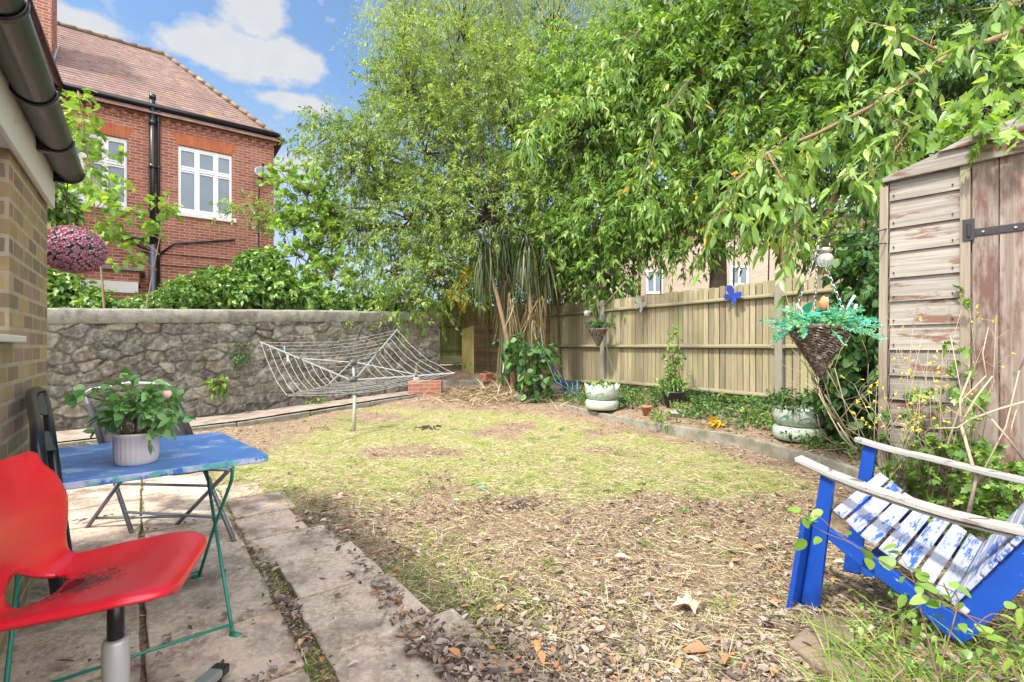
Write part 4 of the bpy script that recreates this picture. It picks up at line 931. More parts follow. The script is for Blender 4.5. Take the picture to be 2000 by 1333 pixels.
k=3600; yy=rng.uniform(3.9,9.6,k); dd=rng.random(k)**.7*1.45; xx=kx(yy)+.06+dd/.86; kp=(rng.random(k)<np.clip((fbm(xx,yy,1.9,3,91)-.38)*3.6+.25*(dd>1.0),0,1)); xx=xx[kp]; yy=yy[kp]; kk_=len(xx)
cen=np.stack([xx,yy,hgt(xx,yy)+.02+.13*rng.random(kk_)*fbm(xx,yy,3,2,95)*1.6],1); out=nrm(rv(kk_)*.6+np.array([0,0,.8]))
v,f,r=leaf_field(cen,out,6,.09,.060,.030,hang=.15,upn=1.,crnd=.6); npmesh('border_ground_cover',v,f,r,leafmat('cover_leaf',[(0,(.02,.05,.02)),(.4,(.06,.13,.035)),(.8,(.15,.27,.07)),(1,(.34,.42,.13))],.25,.5))['kind']='stuff'
# ================================================================== fences
f0=V(1.85,9.7,0); fd=V(.52,-.854,0).normalized(); fn=V(-.854,-.52,0).normalized()
M_fence=wood('fence_board',(.33,.275,.185),(.185,.145,.095),'v',70,stain=(.24,.24,.10),stainlo=.45,stainhi=.7,island=.27,stains=1.2)
M_rail=wood('fence_rail',(.27,.23,.15),(.18,.15,.095),'u',60,stain=(.26,.25,.12),island=.1)
M_post=basic('concrete_post',(.27,.25,.20),.95,var=.15,vs=6,bump=.7,bs=80,wear=(.20,.20,.12),wears=5,wlo=.5,whi=.7)
M_lapshade=basic('lap_shadow_dark',(.06,.05,.035),.95,var=.2)  # near-black colour that imitates the shadow between fence boards
fr_=thing('timber_fence','long feather-edge timber fence with concrete posts behind the planted border','fence',tuple(f0))
segs=[(-1.84,-.07),(.07,3.50),(3.63,8.2)]
for a,b in segs:
    mb=MB(); s=a; k=0
    while s<b-.02:
        w_=min(.098,b-s); zt_=2.105+random.uniform(-.012,.012)+.0*s; zb=.12
        p=f0+fd*s; th=.004+.0*k
        # wedge-section board: cut narrow, its dark gap stands in for the lap shadow
        q=[p-fn*.002,p+fd*w_*1.1-fn*.010,p+fd*w_*1.1-fn*.016,p-fn*.018]
        w2=w_*random.uniform(.80,.87); q=[p+fn*.004,p+fd*w2-fn*.006,p+fd*w2-fn*.014,p-fn*.012]
        jj=fn*random.uniform(-.002,.002); tl=fd*random.uniform(-.004,.004)
        lo=[x+V(0,0,zb)+jj for x in q]; up=[x+V(0,0,zt_)+jj+tl for x in q]
        mb.add(lo+up,[(0,1,2,3),(7,6,5,4),(0,4,5,1),(1,5,6,2),(2,6,7,3),(3,7,4,0)])
        s+=w_; k+=1
    mb.build('board_panel',M_fence,fr_)
    MB().para(f0+fd*a-fn*.030+V(0,0,.12),fd*(b-a),-fn*.008,V(0,0,1.95)).build('lap_shadow_sheet',M_lapshade,fr_)  # added dark sheet behind the gaps, drawn as the boards' lap shadow
    for z in (1.90,1.19,.50 if a>0 else .43):
        p=f0+fd*a+fn*.012+V(0,0,z); q=f0+fd*b+fn*.012+V(0,0,z+(.02 if a<0 and z<.6 else 0))
        MB().add([p-V(0,0,.045),p+V(0,0,.03),p+fn*.055+V(0,0,.0),p+fn*.055-V(0,0,.025),q-V(0,0,.045),q+V(0,0,.03),q+fn*.055,q+fn*.055-V(0,0,.025)],[(0,1,2,3),(7,6,5,4),(0,4,5,1),(1,5,6,2),(2,6,7,3),(3,7,4,0)]).build('rail',M_rail,fr_,bevel=.004)
for s,zt_ in ((0,2.10),(3.56,2.20)):
    p=f0+fd*(s-.055)-fn*.05; MB().para(p,fd*.11,fn*.115,V(0,0,zt_)).build('post',M_post,fr_,bevel=.01)
for s in (0,3.56):
    mb=MB()
    for sg in (-1,1):
        for z in (1.90,1.19,.5):
            p=f0+fd*(s+sg*.075)+fn*.05+V(0,0,z-.03); mb.para(p-fd*.02,fd*.04,fn*.022,V(0,0,.05))
    mb.build('rail_bracket',M_rail,fr_)
# trellis topper with broken struts
tr_=thing('trellis','dark sagging trellis above the far end of the timber fence, beside the cabbage palm','trellis',tuple(f0-fd*1.85))
mb=MB(); 
for i in range(9):
    s=-1.95+.22*i; mb.bar(f0+fd*s+V(0,0,2.06)-fn*.04,f0+fd*(s+.03)+V(0,0,2.52-.02*i)-fn*.04,.02,.03,tuple(fd))
for i in range(22):
    s=-1.95+.09*i; mb.bar(f0+fd*s+V(0,0,2.08)-fn*.055,f0+fd*(s+random.uniform(-.3,.3))+V(0,0,2.45)-fn*.055,.012,.02,tuple(fn))
for z in (2.15,2.34,2.50): mb.bar(f0-fd*2.0+V(0,0,z-.03)-fn*.03,f0-fd*.15+V(0,0,z+.03)-fn*.03,.02,.035)
mb.build('lattice',wood('old_trellis',(.16,.14,.07),(.09,.08,.05),'u',40),tr_)
MB().bar(f0-fd*.45+V(0,0,2.62)+fn*.05,f0-fd*.05+V(0,0,1.98)+fn*.07,.045,.03).build('brace',M_rail,tr_)
MB().bar(f0+fd*.55+V(0,0,2.42)-fn*.05,f0+fd*.08+V(0,0,2.0)+fn*.06,.04,.03).build('brace',M_rail,tr_)
# back boundary: waney-edge panel + gate + board stack
M_waney=wood('waney_board',(.20,.125,.07),(.11,.07,.04),'u',50,stain=(.17,.17,.05),stainlo=.45,stainhi=.7,island=.25,stains=1.5)
wp_=thing('waney_fence_panel','dark wavy-edged lap fence panel leaning behind the cabbage palm','fence panel',(0,11.35,.5))
for (xa,xb,ya,yb,zt_) in ((-1.12,.02,11.25,11.38,2.10),(.06,1.0,11.38,11.42,2.12)):
    mb=MB(); n=16
    for i in range(n):
        z=.42+(zt_-.42)*i/n; h_=(zt_-.42)/n*1.25; K=14; lo=[];hi=[]
        for k in range(K+1):
            s=k/K; x_=xa+(xb-xa)*s; y_=ya+(yb-ya)*s; lo.append(V(x_,y_-.022,z+random.uniform(-.012,.012))); hi.append(V(x_,y_-.002,z+h_))
        vs_=lo+hi+[p+V(0,.012,0) for p in lo]+[p+V(0,.012,0) for p in hi]; m_=K+1
        fs_=[(k,k+1,m_+k+1,m_+k) for k in range(K)]+[(2*m_+k,2*m_+k+1,k+1,k) for k in range(K)]+[(m_+k,m_+k+1,3*m_+k+1,3*m_+k) for k in range(K)]
        mb.add(vs_,fs_)
    mb.build('lap_boards',M_waney,wp_)
    for x_ in (xa+.02,(xa+xb)/2,xb-.02):
        MB().bar((x_,ya-.04,.4),(x_+random.uniform(-.04,.04),ya-.04,zt_+.02),.045,.03,(0,-1,0)).build('batten',M_waney,wp_)
gt_=thing('garden_gate','green-stained ledged timber gate in the shade at the end of the stone wall','gate',(-1.5,11.3,.7))
M_gate=wood('mossy_gate_board',(.17,.17,.065),(.10,.11,.04),'v',70,stain=(.24,.25,.07),stainlo=.5,stainhi=.75,island=.2)
def q3(px,py,Y=11.3): return P(px,py,Y)
xl=P(851,0,11.3).x; xr=P(906,0,11.3).x; gzb=P(0,712,11.3).z; gzt=P(0,588,11.3).z
mb=MB(); nb_=8
mb.para((xl,11.325,gzb),(xr-xl,0,0),(0,.01,0),(0,0,gzt-gzb-.02))
for i in range(nb_): mb.para((xl+(xr-xl)*i/nb_+.003,11.30,gzb),((xr-xl)/nb_-.006,0,0),(0,.02,0),(0,0,gzt-gzb+random.uniform(-.01,.01)))
mb.build('boards',M_gate,gt_)
for py in (594,634,680): MB().para((xl,11.262,P(0,py+5,11.3).z),(xr-xl,0,0),(0,.035,0),(0,0,.11)).build('ledge',M_gate,gt_,bevel=.004)
MB().para((xl,11.25,gzb+.0),(xr-xl,0,0),(0,.02,0),(0,0,.20)).build('kick_board',wood('gate_patch',(.27,.27,.14),(.19,.20,.09),'u',40),gt_)
MB().para((xr-.07,11.225,P(0,655,11.3).z),(.04,0,0),(0,.03,0),(0,0,.05)).build('latch',basic('galvanised',(.5,.5,.5),.4,metal=.8,var=.05,bump=0),gt_)
for (px,y0) in ((826,586),(914,585)):
    o_=thing('gate_post','square timber gate post on the %s side of the green gate'%('left' if px<850 else 'right'),'post',tuple(P(px,700,11.3)),'gate posts')
    MB().para(P(px-5,0,11.24)*1-V(0,0,P(px,0,11.24).z-.3),(.10,0,0),(0,.09,0),(0,0,P(0,y0,11.3).z-.3)).build('post_shaft',M_gate,o_,bevel=.006)
o_=thing('side_board','short vertical boarding between the stone wall and the green gate','fence',tuple(P(838,700,11.33)))
mb=MB()
for i in range(3): mb.para(P(834,0,11.36)*1-V(0,0,P(834,0,11.36).z-.5)+V(.075*i,0,0),(.07,0,0),(0,.02,0),(0,0,1.68))
mb.build('boards',M_gate,o_)
bs_=thing('leaning_board_stack','cut-down fence boards standing upright in front of the gate post','boards',tuple(P(912,725,10.7)))
M_yb2=wood('fresh_board',(.26,.21,.08),(.17,.14,.05),'v',60,stain=(.30,.33,.08),island=.25)
for i in range(4):
    x_=P(902+6*i,0,10.7).x; MB().para((x_,10.7-.02*i,.42),(.066,0,0),(0,.018,0),(.0,.03,P(0,643-2*i,10.7).z-.42)).build('board',M_yb2,bs_)
sk=thing('white_cane','thin white stick leaning on the lap panel beside the terracotta pot','stick',tuple(P(982,733,10.2)))
MB().tube([P(981,733,10.2)-V(0,0,.03),P(988,680,10.35)],.011,6).build('stick',M_white,sk)
sk=thing('timber_batten','grey timber battens propped upright against the lap panel, left of the palm trunks','batten',tuple(P(975,728,10.6)))
for i in range(3): MB().bar(P(971+5*i,735,10.6)-V(0,0,.05),P(979+4*i,608+6*i,10.95),.035,.03,(0,-1,0)).build('batten',M_fence,sk)
# ------------------------------------------------------------------ rotary clothes dryer
rb_=G(691,843); rb_.z=gz(rb_.x,rb_.y)
ro=thing('rotary_clothes_dryer','half-lowered grey metal rotary clothes dryer standing on the lawn in front of the stone wall','clothes dryer',tuple(rb_))
M_alu=basic('dull_aluminium',(.42,.42,.41),.42,metal=.7,var=.08,bump=.05); M_polep=basic('weathered_pole',(.36,.36,.29),.6,metal=.2,var=.12,bump=.2,bs=40); M_dkp=basic('dark_plastic',(.07,.07,.075),.5,var=.1,bump=.05)
ph=P(690,703,6.74)
MB().tube([rb_-V(0,0,.15),V(ph.x+.02,ph.y,.50)],.024,12).build('ground_pole',M_polep,ro,True)
MB().tube([V(ph.x+.02,ph.y,.5),V(ph.x,ph.y,ph.z)],.019,12).build('upper_pole',M_alu,ro,True)
hub1=V(ph.x,ph.y,P(0,742,6.74).z); hub2=V(ph.x,ph.y,P(0,708,6.74).z)
MB().lathe(hub1,[(.02,-.045),(.05,-.04),(.065,-.01),(.065,.03),(.045,.04),(.02,.045)],12).build('lower_hub',M_dkp,ro,True)
MB().lathe(hub2,[(.02,-.04),(.05,-.035),(.06,0),(.05,.03),(.03,.04),(.01,.05)],12).build('upper_hub',M_dkp,ro,True)
tips=[P(508,668,7.2),P(776,644,8.1),P(889,729,6.35),P(560,774,5.5)]
mids=[.53,.50,.62,.40]; armp=[]
for tp_,ms in zip(tips,mids):
    d=(tp_-hub1); h_=Vector((d.x,d.y,0)).normalized(); st=hub1+h_*.05
    MB().bar(st,tp_,.024,.018).build('arm',M_alu,ro,bevel=.002)
    m_=st.lerp(tp_,ms); MB().bar(hub2+h_*.045,m_+V(0,0,.012),.018,.012).build('strut',M_alu,ro,bevel=.002)
    MB().ball(m_,.026,8,6).build('joint',M_dkp,ro,True); MB().ball(tp_,.015,8,6).build('tip_cap',M_dkp,ro,True); armp.append((st,tp_))
ln=MB()
for i in range(4):
    a0,a1=armp[i]; b0,b1=armp[(i+1)%4]
    for k in range(9):
        s=.24+.76*k/8-.01; p=a0.lerp(a1,s); q=b0.lerp(b1,s); L=(p-q).length
        ln.tube([p.lerp(q,j/8)-V(0,0,.035*L*(1+.4*random.random())*math.sin(math.pi*j/8)) for j in range(9)],.0022,4,False)
ln.build('washing_lines',basic('line_cord',(.55,.55,.54),.6,var=.05,bump=0),ro,True)
for px,py,Y,c in ((562,700,6.9,(.75,.74,.70)),(556,682,7.2,(.2,.4,.55))):
    o_=thing('clothes_peg','%s plastic peg clipped on a washing line'%('white' if c[0]>.5 else 'blue'),'clothes peg',tuple(P(px,py,Y)),'pegs on the washing lines'); p=P(px,py,Y)
    MB().bar(p+V(0,0,.045),p-V(0,0,.045),.018,.022,(0,1,0)).build('peg',basic('peg%.1f'%c[0],c,.5,var=.02,bump=0),o_,bevel=.003)
# ------------------------------------------------------------------ planters by the fence
M_tyre=basic('pale_green_paint',(.42,.48,.40),.6,var=.08,vs=7,bump=.15,bs=30,wear=(.36,.38,.30),wears=6,wlo=.55,whi=.7)
M_teal=basic('teal_paint',(.13,.36,.29),.6,var=.1,bump=.05)
M_soil=basic('potting_soil',(.07,.05,.035),.95,var=.2,vs=20,bump=1,bs=60)
def tyre_planter(label,p,R,zig,Hh=.36):
    r=thing('tyre_planter',label,'planter',tuple(p),'painted tyre planters')
    # base tyre (tread on outside) - rounded torus-like body with tread ribs
    pr1=[(R*.75,0),(R*.93,.005),(R*1.0,.035),(R*1.02,.08),(R*1.0,.125),(R*.92,.15),(R*.7,.155)]
    MB().lathe(p,pr1,64,lambda t_,i,z:1-(.018 if (i in (2,3,4) and int(t_*64/6.2832)%2) else 0)).build('tyre',M_tyre,r,True)
    pr2=[(R*.62,.156),(R*.82,.165),(R*.97,.22),(R*1.02,.28),(R*1.0,.32)]
    n=48; mb=MB(); rows=[]
    for (rr,z) in pr2: rows.append([(rr,z)]*n)
    rim=[]
    for j in range(n):
        ph_=(j%6)/6; zz=1-abs(ph_-.5)*2
        rim.append((R*(1.0+.10*(zz if zig else .05)),.33+(.09*zz if zig else .012)))
    rows.append(rim); inn=[(a*.955,b-.006) for a,b in rim]; rows.append(inn); rows.append([(R*.85,.27)]*n)
    vs_=[];
    for row in rows:
        for j,(a,z) in enumerate(row):
            t_=2*math.pi*j/n; vs_.append((p.x+a*math.cos(t_),p.y+a*math.sin(t_),p.z+z))
    mb.add(vs_,[(i*n+j,i*n+(j+1)%n,(i+1)*n+(j+1)%n,(i+1)*n+j) for i in range(len(rows)-1) for j in range(n)])
    mb.build('bowl',M_tyre,r,True)
    MB().lathe(p,[(.01,.272),(R*.6,.275),(R*.86,.262)],24).build('soil',M_soil,r,True)
    # painted leaf motif facing the lawn
    for ang,zz,sz in ((4.35,.24,.055),(3.6,.25,.05)):
        mb=MB(); c=[]
        K=12
        for j in range(K):
            a=2*math.pi*j/K; du=math.cos(a)*sz*1.3; dz=math.sin(a)*sz*.55+du*.5; z=zz+dz
            rr_=np.interp(z,[.165,.22,.28,.32],[R*.82,R*.97,R*1.02,R*1.0])+.004; t_=ang+du/R; c.append((p.x+rr_*math.cos(t_),p.y+rr_*math.sin(t_),p.z+z))
        mb.add(c,[tuple(range(K))]); mb.build('leaf_motif',M_teal,r)
    return r
def bp(px,py,z): return G(px,py,z)
t1=bp(1176,799,.17); t2=bp(1562,858,.15)
tyre_planter('pale green tyre planter with a zigzag rim, in the border left of the potted climber',t1,.265,True)
tyre_planter('pale green tyre planter under the hanging basket, half hidden by trailing leaves',t2,.27,False)
def plant_in(label,p,n,rad,hh,mat,L,W,shape=None,cat='plant',K=5,hang=.2,name='potted_plant'):
    r=thing(name,label,cat,tuple(p)); q=rv(n)*np.array([rad,rad,0])*rng.random((n,1))**.5; q[:,2]=hh*(.25+.75*rng.random(n)); cen=np.array(p)+q
    mb=MB()
    for i in range(min(n,26)): mb.tube([Vector(p)+V(*(q[i]*np.array([.2,.2,0]))),tuple(cen[i])],[.004,.002],4,False)
    mb.build('stem',M_barkl,r)
    v,f,rn=leaf_field(cen,nrm(q+np.array([0,0,.02])),K,.08,L,W,hang=hang,shape=shape); npmesh('foliage',v,f,rn,LEAFM[mat],r); return r
plant_in('small succulents growing in the zigzag tyre planter',t1+V(0,0,.27),30,.2,.14,'hedge',.07,.035)
plant_in('blue-green bushy plant spilling from the tyre planter under the hanging basket',t2+V(-.12,0,.27),70,.26,.24,'ivy',.06,.025,K=8)
plant_in('dark trailing succulent hanging over the right of the tyre planter',t2+V(.28,-.12,.02),110,.22,.34,'dark',.05,.028,K=8,hang=.8)
# terracotta pot, white bowl with sedum, dark pot with climber
M_terra=basic('terracotta',(.46,.18,.11),.85,var=.12,vs=8,bump=.2,wear=(.55,.33,.25),wears=7,wlo=.55,whi=.7)
def pot(label,p,r0,r1,h_,mat,rimh=.03,square=False,parent_name='plant_pot',cat='pot',fill=M_soil,group=None):
    r=thing(parent_name,label,cat,tuple(p),group)
    n=4 if square else 28
    prof=[(r0,0),(r1*.97,h_-rimh),(r1*1.07,h_-rimh+.001),(r1*1.1,h_),(r1*1.0,h_),(r1*.95,h_-.02)]
    MB().lathe(p,prof,n).build('pot_body',mat,r,not square,bevel=.002 if square else 0)
    MB().lathe(p,[(.005,h_-.022),(r1*.96,h_-.021)],n).build('soil',fill,r); return r
pot('small terracotta pot with a dead stem in the border, between the two white planters',bp(1263,811,.16),.05,.075,.14,M_terra)
mb=MB(); p=bp(1263,811,.16)+V(0,0,.12); dd=thing('dead_stem','bare brown stems standing in the small terracotta pot','plant',tuple(p))
for i in range(6): mb.tube([p,p+V(random.uniform(-.05,.05),0,.15),p+V(random.uniform(-.12,.12),random.uniform(-.05,.05),.34+.1*random.random())],[.004,.003,.002],4)
mb.build('stem',M_barkl,dd)
wp2=bp(1327,817,.15); pot('white bowl planter filled with pale sedum, in the border','' if False else wp2,.10,.135,.10,M_tyre)
o_=plant_in('pale yellow-green sedum mound in the white bowl planter',wp2+V(0,0,.09),90,.14,.10,'willow',.022,.018,K=9)
M_dpot=basic('dark_planter',(.03,.03,.035),.5,var=.1,bump=.05)
dp_=bp(1316,792,.28); pot('dark square planter against the fence behind the white bowl planter',dp_,.13,.16,.22,M_dpot)
cl_=thing('potted_climber','loose light green climber growing up the fence from the dark planter','climber',tuple(dp_+V(0,0,.2)))
mb=MB(); cs=[]
for i in range(9):
    q=dp_+V(random.uniform(-.08,.1),.05,.2); e=q+V(random.uniform(-.22,.18),.12,random.uniform(.35,1.05)); pts=[q.lerp(e,j/5)+V(random.uniform(-.03,.03),0,0) for j in range(6)]
    mb.tube(pts,.004,4); cs+=[tuple(x+V(random.uniform(-.04,.04),-.02,0)) for x in pts]*2
cs+= [tuple(dp_+V(random.uniform(-.22,.2),random.uniform(-.1,.05),.2+random.random()*.25)) for _ in range(60)]
mb.build('stem',M_barkl,cl_,True); cs=np.array(cs); v,f,rn=leaf_field(cs,rv(len(cs)),5,.08,.055,.045,hang=.3); npmesh('foliage',v,f,rn,LEAFM['hedge'],cl_)
# ferns and weeds along the border
bpts=[];blab=[]
locs=[(1212,800,'fern beside the zigzag tyre planter on its right'),(1232,790,'low weed between the zigzag tyre planter and the small terracotta pot'),(1120,775,'bright weed left of the zigzag tyre planter'),(1290,822,'weed clump at the kerb between the small terracotta pot and the white bowl'),(1380,805,'arching fern right of the white bowl planter'),(1350,800,'short green weed just behind the white bowl planter'),(1440,812,'low weed in the border by the yellow leaves'),(1470,830,'broad weed on the border left of the hanging-basket tyre planter'),(1500,838,'bushy weed touching the left side of the tyre planter under the hanging basket'),(1418,800,'dark weed against the bottom of the fence, right of the fern'),(1085,762,'weed at the foot of the fence beside the broadleaf ivy'),(1640,862,'weed on the kerb right of the tyre planter under the hanging basket')]
for (px,py,l_) in locs:
    p=bp(px,py,.16); tufts('border_weed',l_,[(p.x,p.y)],26,.075,.035,random.choice(['hedge','ivy','maple','ivy']),None,'weed',.1,.15)
yl=bp(1405,838,.13); o_=thing('yellow_leaf_plant','small plant with large bright yellow leaves at the kerb','plant',tuple(yl))
v,f,rn=leaf_field(np.array([tuple(yl+V(random.uniform(-.06,.06),0,.03+.08*random.random())) for _ in range(9)]),rv(9),4,.05,.11,.06,shape=OVAL,hang=.3); npmesh('foliage',v,f,rn,LEAFM['yellow'],o_)
MB().tube([yl-V(0,0,.02),yl+V(0,0,.08)],.005,5).build('stem',M_barkl,o_)
# butterflies
def butterfly(label,px,py,mat,sz,rot):
    k=(px-CX)/F; s=(k*f0.y-f0.x)/(fd.x-k*fd.y); p=f0+fd*s; p=p+fn*.075+V(0,0,H+(HY-py)/F*p.y)
    r=thing('metal_butterfly',label,'butterfly ornament',tuple(p),'butterfly ornaments on the fence')
    for sg in (-1,1):
        for (pts) in ([(0,.02),(.05,.12),(.13,.17),(.18,.13),(.17,.06),(.10,.01),(.02,-.005)],[(0,-.01),(.08,0),(.14,-.03),(.14,-.09),(.09,-.13),(.04,-.09)]):
            q=[]
            for a,b in pts:
                a*=sg; x_=(a*math.cos(rot)-b*math.sin(rot))*sz; z_=(a*math.sin(rot)+b*math.cos(rot))*sz; q.append(p+fd*x_+V(0,0,z_)+fn*abs(a)*.35)
            MB().prism(q,fn*.004).build('wing',mat,r)
            c_=sum(q,V(0,0,0))/len(q); mb=MB()
            for e in q[::1]: mb.tube([c_.lerp(e,.25)+fn*.006,e+fn*.006],.0022*sz,4)
            mb.tube([x+fn*.004 for x in q+[q[0]]],.0035*sz,5); mb.build('wing_wire',mat,r)
    a=p+V(0,0,-.09*sz)-fd*math.sin(0)*0; MB().tube([p+fd*(.09*sz*math.sin(rot))+V(0,0,-.09*sz*math.cos(rot)),p-fd*(.09*sz*math.sin(rot))+V(0,0,.09*sz*math.cos(rot))],[.006,.009],6).build('body',mat,r)
butterfly('deep blue metal butterfly fixed near the top of the fence',1439,580,basic('blue_enamel',(.03,.07,.42),.35,var=.15,vs=40,bump=.2,bs=150),.78,-.6)
butterfly('clear silvery butterfly fixed near the top of the fence, left of the blue one',1258,598,basic('silver_wire',(.50,.50,.44),.35,metal=.5,var=.2,vs=40,bump=.2,bs=150),.78,-.55)
# ------------------------------------------------------------------ wicker cone baskets
M_wick=basic('dark_wicker',(.15,.10,.075),.85,var=.3,vs=30,bump=.6,bs=60,wear=(.34,.28,.23),wears=40,wlo=.5,whi=.62)
def cone_basket(label,rim,R,Hc,name,coils=26):
    r=thing(name,label,'hanging basket',tuple(rim)); mb=MB()
    prof=[]
    for i in range(coils):
        s=i/(coils-1); rr_=R*(1-s)**1.0+.012; z=-Hc*s; mb_=None
        n=36; pts=[rim+V((rr_+random.uniform(-.004,.004))*math.cos(2*math.pi*j/n),(rr_+random.uniform(-.004,.004))*math.sin(2*math.pi*j/n),z+.008*math.sin(j*1.9+i)) for j in range(n+1)]
        mb.tube(pts,Hc/coils*.56,5,False)
    for j in range(14):
        a=2*math.pi*j/14; mb.tube([rim+V(R*math.cos(a),R*math.sin(a),.015),rim+V(0,0,-Hc-.02)],.004,4)
    mb.tube([rim+V((R+.006)*math.cos(2*math.pi*j/30),(R+.006)*math.sin(2*math.pi*j/30),.006) for j in range(31)],.011,6,False)
    mb.build('wicker_cone',M_wick,r,True)
    MB().lathe(rim,[(.005,-.01),(R*.96,-.012)],20).build('soil',M_soil,r); return r
def chain(mb,a,b,r=.006):
    n=int((b-a).length/.022)
    for i in range(n):
        p=a.lerp(b,i/n); q=a.lerp(b,(i+1.25)/n); d=(q-p); s=d.cross(V(0,1,0) if i%2 else V(1,.3,0)).normalized()*r
        mb.tube([p,p+d*.2+s,p+d*.8+s,q,p+d*.8-s,p+d*.2-s,p],.0019,4,False)
rimY=2.8; rim=P(1600,640,rimY); hb_=cone_basket('brown wicker cone basket hanging on chains from the shed bracket',rim,.152,.27,'hanging_basket')
apex=P(1597,482,rimY); mb=MB()
for a in (2.6,-.35,1.2): chain(mb,rim+V(.15*math.cos(a),.15*math.sin(a),.01),apex)
mb.build('chain',basic('steel_chain',(.55,.55,.55),.3,metal=.9,var=.05,bump=0),hb_)
# artificial foliage: pine sprays, feathery fronds
fo=thing('artificial_foliage','bright turquoise and green artificial sprays filling the wicker hanging basket','plant',tuple(rim))
AF=leafmat('artificial_leaf',[(0,(.03,.24,.19)),(.3,(.08,.42,.30)),(.6,(.20,.56,.30)),(.8,(.38,.66,.22)),(1,(.48,.72,.55))],.25,.45)
vs_=[];pp=[];ddl=[];LL=[];WW=[]; mb=MB(); 
for i in range(95):
    a=random.uniform(0,6.283); el_=random.uniform(-.25,1.1); Ls=random.uniform(.12,.26)*(1.0 if el_<.5 else .75); d=V(math.cos(a)*math.cos(el_),math.sin(a)*math.cos(el_),math.sin(el_))
    st=rim+V(.08*math.cos(a),.08*math.sin(a),.01); pts=[st+d*(Ls*j/6)-V(0,0,.10*Ls*(j/6)**2*2.2) for j in range(7)]; mb.tube(pts,[.003]*7,4)
    fine=i%3!=2
    for j in range(34 if fine else 14):
        s=random.random()**.8; c=st+d*(Ls*s)-V(0,0,.22*Ls*s*s); q=Vector(rv(1)[0]); q=(q-d*q.dot(d)).normalized(); pp.append(tuple(c)); ddl.append(tuple(q+d*.9)); LL.append((.040 if fine else .05)*(1-.45*s)); WW.append(.006 if fine else .02)
mb.build('stem',M_teal,fo); pp=np.array(pp); v,f=leaves_geo(pp,np.array(ddl),rv(len(pp)),np.array(LL),np.array(WW),.1,.05)
npmesh('sprays',v,f,np.repeat(np.clip(np.repeat(rng.random(len(pp)//8+1),8)[:len(pp)]*.8+.2*rng.random(len(pp)),0,1),2),AF,fo)
k=9; c=np.array([tuple(rim+V(random.uniform(-.13,.13),random.uniform(-.12,.02),random.uniform(.05,.12))) for _ in range(k)]); v,f,q=big_leaves_geo(c,rv(k)*np.array([1,.5,.3]),nrm(rv(k)*.3+np.array([0,-.5,1.])),np.full(k,.12),np.full(k,.05),OVAL,.3,.1)
npmesh('teal_leaves',v,f,np.repeat(rng.random(k)*.2,q),AF,fo)
mb=MB()
for (dx,dz,lx) in ((.12,.15,.05),(-.1,.1,-.06),(.02,.14,-.01),(.15,.1,.03)): p=rim+V(dx,-.05,dz-.06); mb.tube([p,p+V(lx*.5,0,.05),p+V(lx,0,.09)],[.008,.007,.009],6)
mb.build('frosted_twig',basic('frosted_twig',(.50,.48,.50),.8,var=.2,bump=.6,bs=120),fo,True)
MB().lathe(rim+V(.0,-.04,.13),[(.002,-.04),(.018,-.02),(.026,.01),(.015,.035),(.002,.05)],8).build('orange_flower',basic('orange_petal',(.62,.24,.10),.6,var=.1),fo,True)
# bracket on the shed
S0=V(2.27,2.9,0); sdv=V(.646,-.763,0).normalized(); sn=V(.763,.646,0).normalized()
def tS(px): k=(px-CX)/F; return (k*S0.y-S0.x)/(sdv.x-k*sdv.y)
def SP(t_,z,b=0): return S0+sdv*t_+sn*b+V(0,0,z)
def zS(px,py): p=S0+sdv*tS(px); return H+(HY-py)/F*p.y
br=thing('wall_bracket','thin dark wrought-iron bracket with a curled end, fixed to the shed corner','bracket',tuple(P(1735,450,2.88)))
M_iron=basic('wrought_iron',(.05,.045,.05),.55,metal=.5,var=.1,bump=.1)
cu=P(1590,468,2.8); mb=MB(); end=SP(.0,zS(1740,446),-.01)
mb.tube([end]+[end.lerp(cu,j/6)-V(0,0,.01*math.sin(j)) for j in range(1,6)]+[cu+V(.018*math.cos(a)*(1-.05*i),0,.022*math.sin(a)*(1-.05*i)+.01) for i,a in enumerate([-.5,.5,1.4,2.3,3.2,4.1,4.9,5.6])],.0035,6)
mb.tube([P(1600,466,2.8),P(1650,482,2.82),end-V(0,0,.09)],.003,6)
mb.tube([cu+V(.01,0,-.0),apex+V(0,0,.03),apex],.003,5); mb.build('iron_scroll',M_iron,br,True)
# solar jar lamp
jc=P(1612,508,2.78); jr=thing('solar_jar_lamp','small round glass solar lamp with a metal cap hanging beside the basket chain','lamp',tuple(jc))
m,nt,o=newmat('clear_glass'); t=NT(nt); p_=t.n('BsdfPrincipled',i_Roughness=.08,i_Base_Color=(.85,.88,.82)); p_.inputs['Transmission Weight'].default_value=.75; p_.inputs['Specular IOR Level'].default_value=.8; nt.links.new(p_.outputs[0],o.inputs[0]); M_cg=m
MB().lathe(jc,[(.006,-.042),(.028,-.036),(.04,-.015),(.042,.004),(.035,.026),(.022,.036)],20).build('glass_jar',M_cg,jr,True)
MB().lathe(jc,[(.01,.034),(.029,.036),(.029,.066),(.024,.07),(.005,.071)],20).build('cap',basic('brushed_cap',(.50,.42,.33),.35,metal=.8,var=.1,bump=0),jr,True)
MB().tube([jc+V(0,0,.07),cu+V(.02,0,-.01)],.0015,4).build('hanging_wire',M_iron,jr)
